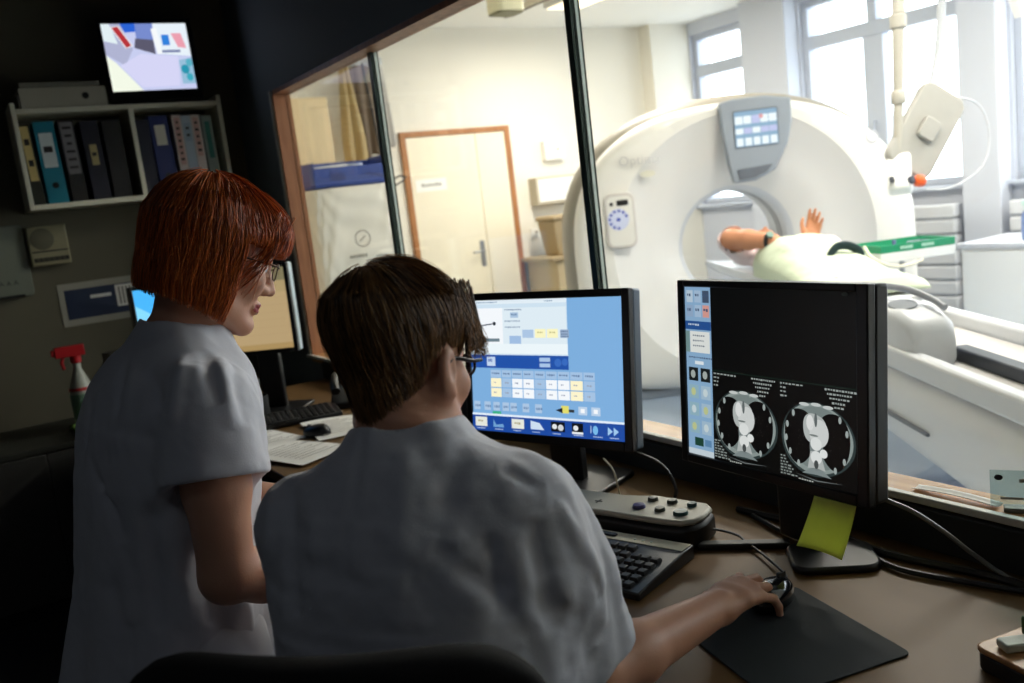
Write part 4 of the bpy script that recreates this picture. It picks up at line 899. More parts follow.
# scanner console box
cb = thing('scanner_console', 'beige topped scanner control box with round buttons behind the keyboard', 'control box', (1.093, 1.411, .7505), R_(-72))
out = [(-.25, -.055), (.13, -.055), (.165, -.05), (.185, -.03), (.19, .0), (.185, .04), (.165, .06), (.05, .065), (.02, .055), (-.02, .045), (-.25, .045)]
mb = MB(); mb.prism([(x * 1.02, y * 1.08 - .003) for x, y in out], .0, .046); mb.build('base', M_black, cb, bevel=.008)
mb = MB(); mb.prism(out, .046, .058); tp = mb.build('top_panel', mat('console_beige', (176, 172, 156), .45, var=.03), cb, bevel=.007, seg=3)
for (x, y, rr, c) in ((.055, .035, .011, (56, 60, 50)), (.10, .035, .011, (60, 66, 56)), (.145, .033, .010, (40, 74, 76)), (.05, -.012, .0135, (66, 62, 108)), (.098, -.012, .011, (58, 62, 50)), (.145, -.014, .015, (36, 78, 76))):
    mb = MB(); mb.lathe([(rr, .058), (rr, .061), (rr * .85, .065), (0, .066)], 18, 0, xf((x, y, 0)), cap=False); mb.build('button', mat('button_%d_%d_%d' % c, c, .35), tp)
for x in (-.19, -.12, -.05):
    mb = MB(); mb.box(x - .008, x + .010, -.012, -.008, .0581, .0586); mb.box(x - .001, x + .003, -.02, .0, .0581, .0586); mb.build('printed_mark', mat('mark_dark', (70, 68, 58), .6), tp)
# items around the mouse hand
mp = MB().prism(rrect(.235, .262, .012), 0, .003)
o = mp.build('mouse_pad', mat('mouse_pad_dark', (26, 34, 38), .8, var=.1, bump=.2, bscale=900), None, bevel=.001, loc=(.968, .885, .7505)); o.rotation_euler = (0, 0, R_(-13))
tag(o, 'dark slate mouse pad on the desk at the right hand', 'mouse pad')
mouse('mouse', 'dark glossy mouse under the hand of the seated person', (1.047, .975, .754), R_(-72), mat('mouse_gloss', (24, 28, 36), .15, coat=.5))
mb = MB(); mb.tube(spline([(1.105, .998, .765), (1.125, 1.02, .762), (1.165, 1.10, .758), (1.19, 1.165, .757), (1.205, 1.20, .757), (1.19, 1.225, .765), (1.168, 1.245, .772)], 36), .0026, 6)
tag(mb.build('mouse_cable', M_cable, None), 'thin black mouse cable curving towards the control box', 'cable')
mb = MB(); mb.box(-.085, .085, -.012, .012, 0, .012); o = mb.build('cable_cover', M_black, None, bevel=.003, loc=(1.180, 1.164, .7505)); o.rotation_euler = (0, 0, R_(-46))
tag(o, 'flat black bar on the desk between the control box and image monitor', 'bar')
for pts, r, c, lb in (([(1.20, 1.60, .86), (1.22, 1.53, .865), (1.25, 1.46, .84), (1.26, 1.43, .79), (1.25, 1.43, .757)], .004, M_cable, 'black cable looping down behind the console monitor'),
                      ([(1.19, 1.585, .845), (1.195, 1.56, .82), (1.20, 1.55, .76)], .0022, M_cablew, 'pale thin cable hanging behind the console monitor'),
                      ([(1.24, .90, .89), (1.262, .86, .87), (1.30, .83, .83), (1.33, .80, .79), (1.345, .74, .758), (1.345, .60, .757)], .004, mat('cable_grey', (120, 120, 116), .4, var=0), 'grey cable dropping from the back of the image monitor'),
                      ([(1.31, 1.30, .757), (1.33, 1.1, .757), (1.31, .95, .757), (1.34, .75, .757), (1.30, .60, .757), (1.33, .45, .757)], .007, M_cable, 'black cable lying along the back of the desk'),
                      ([(1.30, 1.25, .758), (1.27, 1.12, .757), (1.30, 1.02, .757), (1.27, .90, .757), (1.30, .78, .757), (1.335, .66, .757), (1.35, .48, .757)], .005, M_cable, 'black cable snaking behind the foot of the image monitor')):
    mb = MB(); mb.tube(spline(pts, 30), r, 6); tag(mb.build('cable', c, None), lb, 'cable', 'desk cables')
# wooden tray at the right edge
wt_ = thing('desk_tray', 'shallow wooden tray with green pad at the right edge of the desk', 'tray', (1.145, .575, .7505), R_(-12))
mb = MB(); mb.prism(rrect(.16, .13, .014), 0, .026); mb.build('base', M_dark, wt_, bevel=.004)
mb = MB(); mb.prism(rrect(.164, .134, .015), .026, .034)
mb.build('wooden_top', wood('tray_wood', (150, 104, 60), (190, 142, 92), .4, 0, 12), wt_, bevel=.003)
Tt = Matrix.Translation((1.145, .575, .7505)) @ Matrix.Rotation(R_(-12), 4, 'Z')
mb = MB(); mb.box(-.04, .05, -.025, .03, 0, .028); o = mb.build('sponge_pad', mat('pad_green', (66, 96, 46), .8, var=.15, bump=.4), None, bevel=.004, loc=Tt @ Vector((.025, .018, .035))); o.rotation_euler = (0, 0, R_(-16)); tag(o, 'dark green pad lying in the wooden tray', 'pad')
mb = MB(); mb.box(-.022, .022, -.013, .013, 0, .012); o = mb.build('eraser', mat('eraser_white', (196, 206, 196), .6), None, bevel=.003, loc=Tt @ Vector((-.045, .028, .035))); o.rotation_euler = (0, 0, R_(-30)); tag(o, 'pale green white eraser in the wooden tray', 'eraser')
mb = MB(); mb.lathe([(.0, 0), (.010, 0), (.011, .005), (.008, .012), (.004, .016), (0, .017)], 16, cap=False); tag(mb.build('brass_weight', mat('brass', (214, 176, 96), .25, .9, var=.03), None, loc=Tt @ Vector((-.028, -.028, .035))), 'small shiny brass knob in the wooden tray', 'knob')
# sill items
mb = MB(); mb.grid(lambda u, v: (1.425 + (u - .5) * .022, .965 - v * .155, .8425 + .006 * abs(u - .5) + .004 * math.sin(v * 3)), 6, 14); o = mb.build('folded_paper', M_lab, None, solid=.0015); tag(o, 'long folded white paper strip lying on the window sill', 'paper')
cc = thing('card_holder', 'translucent card standing in a small clip on the window sill', 'card holder', (1.425, .785, .8412), R_(-60))
mb = MB(); mb.box(-.016, .016, -.012, .012, 0, .008); mb.build('clip', mat('clip_brown', (86, 80, 70), .4, .4), cc, bevel=.002)
mb = MB(); mb.box(-.035, .035, -.0012, .0012, .008, .07, 0); mb.prism(oval(.0065, .005, 12, -.022, .058), .0012, .002, 1, xf((0, 0, 0), (PI / 2, 0, 0)))
mb.box(-.02, .025, -.0018, -.0012, .02, .024, 2); mb.box(.008, .03, -.0018, -.0012, .05, .056, 2); mb.build('card', [glass('card_clear', (.74, .82, .82)), M_dark, M_ink], cc)
# clutter under the beige monitor
pc = thing('pen_cup', 'dark pen cup under the beige monitor', 'cup', (.90, 3.25, .7505))
mb = MB(); mb.lathe([(.0, .0), (.036, 0), (.04, .1), (.037, .1), (.034, .006), (0, .006)], 20, cap=False); mb.build('body', M_dark, pc)
for i, (x, y, a, c, lb) in enumerate(((.0, .01, 8, (200, 206, 206), 'pale pen leaning in the dark pen cup'), (.012, -.008, -10, (60, 66, 120), 'blue pen leaning in the dark pen cup'))):
    mb = MB(); mb.tube([(0, 0, 0), (math.sin(R_(a)) * .15, .01, .15)], .004, 8); tag(mb.build('pen', mat('pen_%d' % i, c, .35), None, loc=(.90 + x, 3.25 + y, .758)), lb, 'pen')
ph = thing('desk_phone', 'black desk phone with white card below the beige monitor', 'telephone', (1.26, 3.20, .7505), R_(-25))
mb = MB(); mb.prism([(-.09, 0), (.09, 0), (.09, .06), (.04, .07), (-.09, .025)], -.09, .09, 0, Matrix(((0, 0, 1, 0), (1, 0, 0, 0), (0, 1, 0, 0), (0, 0, 0, 1)))); mb.build('base', M_case, ph, bevel=.006)
mb = MB(); mb.tube(spline([(-.065, -.085, .07), (-.07, -.05, .09), (-.07, .04, .105), (-.065, .085, .095)], 14), [.018] * 3 + [.014] * 9 + [.018] * 3 if False else .017, 10); mb.build('handset', M_black, ph)
mb = MB(); mb.box(.0, .06, .03, .07, .071, .074, T=xf((0, 0, -.004), (R_(8), 0, 0))); mb.build('index_card', M_lab, ph)
# ================================================================== FIGURES : smooth implicit bodies meshed as one surface
f4 = np.float32
def V3(*a): return np.array(a, f4)
def cap(P, a, b, ra, rb):
    a = np.asarray(a, f4); b = np.asarray(b, f4); d = b - a
    t = np.clip(((P - a) @ d) / max(float(d @ d), 1e-9), 0, 1)
    q = P - a - t[:, None] * d
    return np.sqrt((q * q).sum(1)) - (ra + (rb - ra) * t)
def sph(P, c, r):
    q = P - np.asarray(c, f4); return np.sqrt((q * q).sum(1)) - r
def ell(P, c, r, A=None):
    q = P - np.asarray(c, f4)
    if A is not None: q = q @ np.asarray(A, f4)      # columns = axes
    r = np.asarray(r, f4); k0 = np.sqrt(((q / r) ** 2).sum(1)); k1 = np.sqrt(((q / (r * r)) ** 2).sum(1)) + 1e-9
    return k0 * (k0 - 1) / k1
def smin(a, b, k):
    h = np.clip(0.5 + 0.5 * (b - a) / k, 0, 1); return b + (a - b) * h - k * h * (1 - h)
def smax(a, b, k): return -smin(-a, -b, k)
def chain(P, pts, rs, k=0.01):
    d = None
    for i in range(len(pts) - 1):
        c = cap(P, pts[i], pts[i + 1], rs[i], rs[i + 1]); d = c if d is None else smin(d, c, k)
    return d
def trunk(P, O, A, zs, hw, hd, cx=None, cy=None, e=2.4):
    """elliptical-section trunk; A columns = right, forward, up; sections at heights zs"""
    q = (P - np.asarray(O, f4)) @ np.asarray(A, f4); z = q[:, 2]; zc = np.clip(z, zs[0], zs[-1])
    a = np.interp(zc, zs, hw).astype(f4); b = np.interp(zc, zs, hd).astype(f4)
    x = q[:, 0] - (np.interp(zc, zs, cx) if cx is not None else 0); y = q[:, 1] - (np.interp(zc, zs, cy) if cy is not None else 0)
    k = (np.abs(x / a) ** e + np.abs(y / b) ** e) ** (1 / e)
    d = (k - 1) * np.minimum(a, b)
    return np.maximum(d, np.abs(z - zc) if False else (np.maximum(z - zs[-1], zs[0] - z)))
def crease(P, pts, w):
    """soft line along a polyline lying on the cloth, fading at both ends"""
    pts = np.asarray(pts, f4); o = np.zeros(len(P), f4); c = pts.mean(0); r = np.sqrt(((pts - c) ** 2).sum(1)).max() + 3 * w
    q = P - c; m = (q * q).sum(1) < r * r
    if not m.any(): return o
    p = P[m]; best = np.full(len(p), 9, f4); tt = np.zeros(len(p), f4); n = len(pts) - 1
    for i in range(n):
        a, d = pts[i], pts[i + 1] - pts[i]; t = np.clip(((p - a) @ d) / max(float(d @ d), 1e-9), 0, 1); e = p - a - t[:, None] * d; k = (e * e).sum(1)
        u = k < best; best = np.where(u, k, best); tt = np.where(u, (i + t) / n, tt)
    o[m] = np.exp(-best / (w * w)) * np.sqrt(np.maximum(np.sin(PI * np.clip(tt, 0, 1)), 0))
    return o
def wav(P, s, seed=0, octs=3):
    """cheap smooth noise from warped sines, about -1..1"""
    r = np.random.RandomState(seed); o = np.zeros(len(P), f4); amp = 1.0; tot = 0
    Q = P * f4(s)
    for k in range(octs):
        d1, d2, d3 = r.normal(size=(3, 3)).astype(f4); ph = r.uniform(0, 6, 3)
        w = np.sin(Q @ d2 + ph[1])
        o += amp * np.sin(Q @ d1 + 1.3 * w + ph[0]) * np.cos(Q @ d3 * .7 + ph[2]); tot += amp; amp *= .55; Q = Q * f4(1.9)
    return o / tot
def mesh_sdf(fn, lo, hi, h, B=10, reach=1.5):
    lo = np.array(lo, float); n = [int(math.ceil((b - a) / h / B)) * B + 1 for a, b in zip(lo, hi)]
    nb = [(k - 1) // B for k in n]
    ax = [lo[i] + h * (np.arange(nb[i]) * B + B / 2) for i in range(3)]
    Cc = np.stack(np.meshgrid(*ax, indexing='ij'), -1).reshape(-1, 3).astype(f4)
    dc = fn(Cc); vol = np.empty(n, f4)
    sgn = np.where(dc.reshape(nb) < 0, f4(-1), f4(1))
    full = np.repeat(np.repeat(np.repeat(sgn, B, 0), B, 1), B, 2)
    vol[:] = 1; vol[:-1, :-1, :-1] = full; vol[-1] = 1; vol[:, -1] = 1; vol[:, :, -1] = 1
    act = np.argwhere(np.abs(dc.reshape(nb)) < B * h * .9 * reach)
    g = np.arange(B + 1)
    G = np.stack(np.meshgrid(g, g, g, indexing='ij'), -1).reshape(-1, 3)
    CH = 150
    for s in range(0, len(act), CH):
        blk = act[s:s + CH]; I = (blk[:, None, :] * B + G[None]).reshape(-1, 3)
        v = fn((lo + I * h).astype(f4)); vol[I[:, 0], I[:, 1], I[:, 2]] = v
    ins = vol < 0
    c = np.zeros([k - 1 for k in n], np.int8)
    for dx in (0, 1):
        for dy in (0, 1):
            for dz in (0, 1): c += ins[dx:n[0] - 1 + dx, dy:n[1] - 1 + dy, dz:n[2] - 1 + dz]
    cells = np.argwhere((c > 0) & (c < 8)); idx = -np.ones(c.shape, np.int32); idx[tuple(cells.T)] = np.arange(len(cells))
    acc = np.zeros((len(cells), 3)); cnt = np.zeros(len(cells))
    cor = [(x, y, z) for x in (0, 1) for y in (0, 1) for z in (0, 1)]
    for p in cor:
        for a in range(3):
            if p[a]: continue
            q = list(p); q[a] = 1
            va = vol[cells[:, 0] + p[0], cells[:, 1] + p[1], cells[:, 2] + p[2]]; vb = vol[cells[:, 0] + q[0], cells[:, 1] + q[1], cells[:, 2] + q[2]]
            m = (va < 0) != (vb < 0); t = np.where(m, va / np.where(m, va - vb, 1), 0)
            pos = np.array(p, float)[None] + t[:, None] * (np.array(q) - np.array(p))[None]
            acc += pos * m[:, None]; cnt += m
    verts = lo + (cells + acc / cnt[:, None]) * h
    quads = []
    for a in range(3):
        b1, b2 = (a + 1) % 3, (a + 2) % 3
        s0 = [slice(None)] * 3; s1 = [slice(None)] * 3; s0[a] = slice(0, -1); s1[a] = slice(1, None)
        A0 = ins[tuple(s0)]; A1 = ins[tuple(s1)]
        e = np.argwhere(A0 != A1)
        e = e[(e[:, b1] > 0) & (e[:, b2] > 0) & (e[:, b1] < n[b1] - 1) & (e[:, b2] < n[b2] - 1)]
        fl = A0[tuple(e.T)]
        def cell(d1, d2):
            q = e.copy(); q[:, b1] -= d1; q[:, b2] -= d2; return idx[tuple(q.T)]
        Q = np.stack([cell(1, 1), cell(0, 1), cell(0, 0), cell(1, 0)], 1)
        Q[~fl] = Q[~fl][:, ::-1]; quads.append(Q)
    quads = np.concatenate(quads); quads = quads[(quads >= 0).all(1)]
    return verts, quads
def np_mesh(name, v, q, mats, parent=None, mi=None):
    me = bpy.data.meshes.new(name)
    me.vertices.add(len(v)); me.vertices.foreach_set('co', np.asarray(v, f4).ravel())
    k = q.shape[1]; me.loops.add(len(q) * k); me.loops.foreach_set('vertex_index', q.astype(np.int32).ravel())
    me.polygons.add(len(q)); me.polygons.foreach_set('loop_start', (np.arange(len(q)) * k).astype(np.int32)); me.polygons.foreach_set('loop_total', np.full(len(q), k, np.int32))
    if not isinstance(mats, (list, tuple)): mats = [mats]
    for m in mats: me.materials.append(m)
    if mi is not None: me.polygons.foreach_set('material_index', np.asarray(mi, np.int32))
    me.polygons.foreach_set('use_smooth', [True] * len(q))
    me.update(calc_edges=True); me.validate()
    o = bpy.data.objects.new(name, me); COL.objects.link(o)
    if parent is not None:
        o.parent = parent; o.matrix_parent_inverse = (Matrix.Translation(parent.location) @ parent.rotation_euler.to_matrix().to_4x4()).inverted()
    return o
def smooth_np(v, q, it=1, lam=.5):
    i = np.concatenate([q[:, k] for k in range(4)] * 2); j = np.concatenate([q[:, (k + 1) % 4] for k in range(4)] + [q[:, (k + 3) % 4] for k in range(4)])
    c = np.maximum(np.bincount(i, minlength=len(v)), 1)
    for _ in range(it):
        m = np.stack([np.bincount(i, v[j, a], len(v)) / c for a in range(3)], 1); v = v + lam * (m - v)
    return v
def frame(yaw, pitch=0.0, roll=0.0):
    """columns right, forward, up; yaw from +Y towards +X; pitch>0 looks down; roll>0 tips to the right"""
    y, p, r = R_(yaw), R_(pitch), R_(roll)
    f = np.array([math.sin(y) * math.cos(p), math.cos(y) * math.cos(p), -math.sin(p)]); rt_ = np.array([math.cos(y), -math.sin(y), 0.0]); u = np.cross(rt_, f)
    r2 = rt_ * math.cos(r) - u * math.sin(r); u2 = u * math.cos(r) + rt_ * math.sin(r)
    return np.stack([r2, f, u2], 1)
def head_sdf(P, c, A, s=.92, brow=1.0):
    q = ((P - np.asarray(c, f4)) @ A.astype(f4)) / f4(s); ax = np.abs(q[:, 0]); m = np.stack([ax, q[:, 1], q[:, 2]], 1)   # mirrored
    d = ell(q, (0, -.012, .045), (.076, .097, .088))
    d = smin(d, ell(q, (0, .035, -.025), (.060, .060, .085)), .03)
    d = smin(d, chain(m, [(.056, -.005, -.035), (.048, .025, -.078), (.014, .074, -.104)], [.020, .019, .016], .012), .025)
    d = smin(d, sph(q, (0, .083, -.100), .017), .018)
    d = smin(d, cap(m, (.0, .091, .022), (.034, .082, .026), .012, .010), .02)
    d = smin(d, ell(m, (.037, .066, -.022), (.024, .022, .022)), .022)
    d = smax(d, -ell(m, (.031, .098, .006), (.017, .017, .011)), .012)          # eye sockets
    d = smin(d, sph(m, (.031, .079, .005), .0125), .004)
    d = smin(d, chain(q, [(0, .092, .014), (0, .104, -.012), (0, .113, -.030)], [.008, .009, .0105], .008), .012)
    d = smin(d, sph(m, (.012, .101, -.034), .0085), .010)
    d = smax(d, -sph(m, (.006, .108, -.0415), .0032), .003)
    d = smin(d, chain(m, [(0, .0985, -.060), (.012, .094, -.061), (.022, .083, -.064)], [.0065, .006, .003], .004), .007)
    d = smin(d, chain(m, [(0, .096, -.0715), (.012, .091, -.071), (.021, .083, -.066)], [.0075, .0065, .003], .004), .007)
    d = smax(d, -chain(m, [(0, .106, -.0655), (.022, .090, -.0655)], [.0022, .0015], .002), .003)
    # ears
    e = ell(m, (.0775, -.012, -.004), (.0085, .019, .032)); e = smin(e, sph(m, (.0755, -.004, -.033), .0085), .008)
    e = smax(e, -ell(m, (.0865, -.008, .0), (.0065, .010, .018)), .005)
    d = smin(d, e, .007)
    return d * f4(s)
def hand_parts(w, dirn, up, side, curl, spread=0.0, scale=1.0, thumb=None):
    """wrist point, finger direction, back-of-hand normal, side=+1 if the thumb leaves towards dirn x up ... ; returns list of (pts, radii)"""
    x = Vector(dirn).normalized(); z = Vector(up); z = (z - x * z.dot(x)).normalized(); y = z.cross(x) * side
    W = Vector(w); S = scale
    def L(a, b, c): return W + (x * a + y * b + z * c) * S
    out = []
    base = [(.088, .028, .0), (.093, .008, .004), (.088, -.012, .002), (.078, -.031, -.004)]
    seg = [(.042, .025, .021), (.046, .029, .022), (.042, .027, .021), (.033, .021, .019)]; rad = [(.0100, .0088, .0078, .0066), (.0102, .009, .008, .0068), (.0098, .0086, .0076, .0064), (.0088, .0078, .007, .006)]
    for i, (b, sg, rd) in enumerate(zip(base, seg, rad)):
        out.append(([L(.0, b[1] * .55, -.002), L(b[0] * .55, b[1] * .85, .003), L(*b)], [.016 * S, .0135 * S, .0118 * S], 'p'))
        a = 0.0; px, pz = b[0], b[2]; pts = [L(*b)]; fan = (.10, .02, -.06, -.14)[i] * (1 + spread); py = b[1]
        for k in range(3):
            a += R_(curl[i][k]); px += sg[k] * math.cos(a) * math.cos(fan); pz -= sg[k] * math.sin(a); py += sg[k] * math.cos(a) * math.sin(fan); pts.append(L(px, py, pz))
        out.append((pts, [r * S for r in rd], 'f'))
    th = thumb or [(.018, .026, -.006), (.048, .050, -.016), (.078, .060, -.022), (.102, .060, -.024)]
    out.append(([L(*p) for p in th], [.0165 * S, .0125 * S, .0105 * S, .0082 * S], 't'))
    return out
def hand_sdf(P, parts):
    d = None
    for pts, rs, kd in parts:
        if kd == 'p': c = chain(P, pts, rs, .006); d = c if d is None else smin(d, c, .014)
    for pts, rs, kd in parts:
        if kd != 'p': d = smin(d, chain(P, pts, rs, .0025), .005 if kd == 'f' else .010)
    return d
def near(P, d, c, r, fn, k):
    """blend fn into d, but only evaluate it close to c"""
    q = P - np.asarray(c, f4); m = (q * q).sum(1) < r * r
    if m.any(): d = d.copy(); d[m] = smin(d[m], fn(P[m]), k)
    return d
def bounds(fn_pts, pad): a = np.array(fn_pts); return a.min(0) - pad, a.max(0) + pad
M_skin = mat('skin', (214, 160, 132), .45, var=.06, scale=30, bump=.12, bscale=400, sss=.12)
M_lip = mat('lips', (178, 92, 88), .4, var=.04); M_nail = mat('nails', (226, 176, 164), .25, var=.02)
M_eyew = mat('eye_white', (228, 224, 218), .15, var=.02); M_iris = mat('iris', (70, 52, 36), .15, var=.05)
M_brow = mat('eyebrow', (92, 58, 38), .7)
def face_mats(v, q, c, A, s=.92):
    """material slots by place on the face: 0 skin, 1 lips, 2 eye white, 3 iris, 4 brow"""
    ce = v[q].mean(1); l = ((ce - np.asarray(c)) @ A) / s; mi = np.zeros(len(q), int); ax = np.abs(l[:, 0])
    f = l[:, 1] > .07
    mi[f & (np.abs(l[:, 2] + .066) < .0135 - .35 * ax) & (ax < .023) & (l[:, 1] > .083)] = 1
    e = np.sqrt((ax - .031) ** 2 + (l[:, 1] - .079) ** 2 + (l[:, 2] - .005) ** 2)
    mi[f & (e < .0145) & (np.abs(l[:, 2] - .005) < .0065) & (np.abs(ax - .031) < .012)] = 2
    mi[f & (e < .0145) & (np.hypot(ax - .031, l[:, 2] - .005) < .0055) & (np.abs(l[:, 2] - .005) < .006)] = 3
    mi[(l[:, 1] > .06) & (np.abs(l[:, 2] - (.0275 - 4 * (ax - .028) ** 2)) < .0035) & (ax > .012) & (ax < .048)] = 4
    return mi
# ---- hair : solid base plus strands in one mesh
def hair_mesh(name, fn_base, strands, m, parent):
    """fn_base -> (verts, quads) inner mass ; strands : list of (pts Nx3, r0)"""
    v, q = fn_base; V = [np.asarray(v)]; Qs = [np.asarray(q)]; off = len(v)
    ang = np.arange(3) * 2 * PI / 3
    for pts, r in strands:
        k = len(pts); d = np.gradient(pts, axis=0); d /= np.linalg.norm(d, axis=1)[:, None] + 1e-9
        ref = np.array([.37, .53, .76]); u = np.cross(d, ref); u /= np.linalg.norm(u, axis=1)[:, None] + 1e-9; w = np.cross(d, u)
        rr = r * np.linspace(1, .25, k) ** .6
        ring = pts[:, None, :] + rr[:, None, None] * (u[:, None, :] * np.cos(ang)[None, :, None] + w[:, None, :] * np.sin(ang)[None, :, None])
        V.append(ring.reshape(-1, 3)); i = np.arange(k - 1)[:, None] * 3; j = np.arange(3)[None]; j2 = (j + 1) % 3
        Qs.append((np.stack([i + j, i + j2, i + 3 + j2, i + 3 + j], -1).reshape(-1, 4)) + off); off += 3 * k
    return np_mesh(name, np.concatenate(V), np.concatenate(Qs), m, parent)
def hair_mat(name, dark, light, rough=.38):
    m = mat(name, light, rough, var=.0)
    nt = m.node_tree; b = nt.nodes['Principled BSDF']
    g = nt.nodes.new('ShaderNodeNewGeometry'); rp = nt.nodes.new('ShaderNodeValToRGB')
    rp.color_ramp.elements[0].color = tuple(s2l(c) for c in dark) + (1,); rp.color_ramp.elements[1].color = tuple(s2l(c) for c in light) + (1,)
    nt.links.new(g.outputs['Random Per Island'], rp.inputs[0]); nt.links.new(rp.outputs[0], b.inputs['Base Color'])
    b.inputs['Specular IOR Level'].default_value = .6
    return m
M_coat = mat('coat_cotton', (214, 216, 226), .85, var=.04, scale=8, bump=.25, bscale=700, sheen=.2)
M_trou = mat('trousers_white', (206, 208, 216), .85, var=.05, bump=.2, bscale=500)
M_shoe = mat('shoe_white', (222, 222, 218), .5, var=.03)
M_lens = glass('spectacle_lens', (.90, .93, .94), 1.5)
M_frame = mat('spectacle_frame', (30, 30, 34), .3, .2)
def npv(*a): return np.array(a, float)
def glasses(parent, c, A, s, k=1.0, m=None):
    c = np.asarray(c); W = lambda x, y, z: tuple(c + A @ (np.array([x, y, z]) * s))
    root = bpy.data.objects.new('glasses', None); COL.objects.link(root); root.location = W(0, .1, .0); root.parent = parent
    root.matrix_parent_inverse = Matrix.Translation(parent.location).inverted()
    root.empty_display_size = .02
    # frame, lenses and temples as one part each
    mb = MB(); R0 = Matrix.Translation(root.location).inverted()
    for sx in (-1, 1):
        pts = [W(sx * .031 + .021 * math.cos(a), .1075 - .006 * abs(math.cos(a)) * (1 if math.cos(a) * sx > 0 else 0), .003 + .015 * math.sin(a) * (1 if True else 1)) for a in [2 * PI * k / 24 for k in range(25)]]
        mb.tube(pts, .0011 * k, 6)
        mb.tube(spline([W(sx * .052, .104, .010), W(sx * .069, .09, .011), W(sx * .0755, .05, .010), W(sx * .079, -.004, .012), W(sx * .078, -.028, -.010)], 20), .0014 * k, 6)
    mb.tube(spline([W(-.011, .108, .007), W(0, .1115, .010), W(.011, .108, .007)], 8), .0012 * k, 6)
    fr = mb.build('glasses', m or M_frame, None, smooth=60)
    bpy.data.objects.remove(root)
    fr.parent = parent; fr.matrix_parent_inverse = Matrix.Translation(parent.location).inverted()
    for sx in (-1, 1):
        mb = MB(); n = 24; mb.poly([W(sx * .031 + .0205 * math.cos(2 * PI * k / n), .1070, .003 + .0145 * math.sin(2 * PI * k / n)) for k in range(n)])
        mb.build('lens', M_lens, fr, smooth=0)
    return fr
def pmesh(name, v, q, m, parent, mi=None): return np_mesh(name, v, q, m, parent, mi)
def leg_parts(hip, knee, ankle, toe): return hip, knee, ankle, toe
def hair_strands(R, allow, axis_dir, n, Lr, off, rad, seed, jit=.05, wave=.0, keep=None):
    """strands combed from a crown direction over the star-shaped surface R(D)"""
    rs = np.random.RandomState(seed); a = np.asarray(axis_dir, float); a /= np.linalg.norm(a); K = 13
    e1 = np.cross(a, [0, 1, 0.01]); e1 /= np.linalg.norm(e1); e2 = np.cross(a, e1); out = []
    th = rs.uniform(0, 2 * PI, (n, 1)); ph0 = np.arccos(1 - rs.uniform(0, 1, (n, 1)) * 1.85); L = rs.uniform(*Lr, (n, 1)); t = np.linspace(0, 1, K)[None]
    ph = ph0 + L * t; t2 = th + jit * rs.normal(size=(n, 1)) * t + wave * np.sin(ph * 9 + rs.uniform(0, 6, (n, 1)))
    D = np.cos(ph)[..., None] * a + np.sin(ph)[..., None] * (np.cos(t2)[..., None] * e1 + np.sin(t2)[..., None] * e2)
    r = R(D.reshape(-1, 3)).reshape(n, K); o0 = rs.uniform(*off, (n, 1))
    P = D * (r + o0 + .002 * np.sin(PI * t))[..., None]
    OK = allow(P.reshape(-1, 3)).reshape(n, K); q = rs.uniform(.7, 1.3, n)
    for i in range(n):
        ok = OK[i]
        if not ok[:4].all(): continue
        k = K if ok.all() else int(np.argmin(ok))
        if k >= 5: out.append((P[i, :k], rad * q[i]))
    return out
def radial(fn, c0, rmax=.2):
    def R(D):
        lo = np.zeros(len(D)); hi = np.full(len(D), rmax)
        for _ in range(16):
            m = (lo + hi) / 2; d = fn((c0 + D * m[:, None]).astype(f4)); lo = np.where(d < 0, m, lo); hi = np.where(d < 0, hi, m)
        return lo
    return R

# ------------------------------------------------------------------ seated person
sp_ = thing('person', 'seated person with short brown hair, glasses and white coat, right hand on the mouse', 'person', (.40, .92, 0))
hc = npv(.462, 1.004, 1.258); HA = frame(60, 12, 0)
pel = npv(.37, .89, .56); nk = npv(.45, .985, 1.215)
u_ = (nk - pel) / np.linalg.norm(nk - pel); r_ = npv(math.cos(R_(42)), -math.sin(R_(42)), 0); r_ = r_ - u_ * (r_ @ u_); r_ /= np.linalg.norm(r_); TA = np.stack([r_, np.cross(u_, r_), u_], 1)
shR, elR, wrR = npv(.540, .872, 1.095), npv(.603, .885, .835), npv(.897, .950, .804)
shL, elL, wrL = npv(.328, 1.068, 1.088), npv(.47, 1.265, .865), npv(.70, 1.335, .805)
hipR, hipL = pel + r_ * .09, pel - r_ * .09
fB = npv(math.sin(R_(42)), math.cos(R_(42)), 0); rB = npv(math.cos(R_(42)), -math.sin(R_(42)), 0)
def P2(o, f, r, z): p = o + fB * f + rB * r; return npv(p[0], p[1], z)
knR, knL = P2(pel, .42, .12, .52), P2(pel, .42, -.13, .52); anR, anL = P2(pel, .40, .13, .085), P2(pel, .36, -.14, .085)
HR = hand_parts(wrR, (.97, .215, -.02), (0.02, 0, 1), 1, [(8, 30, 22), (12, 30, 22), (18, 32, 24), (24, 34, 26)], spread=.9, scale=.95, thumb=[(.016, .024, -.008), (.046, .046, -.014), (.074, .056, -.020), (.098, .054, -.026)])
HL = hand_parts(wrL, (.97, .22, -.05), (0, 0, 1), -1, [(14, 24, 14)] * 4)
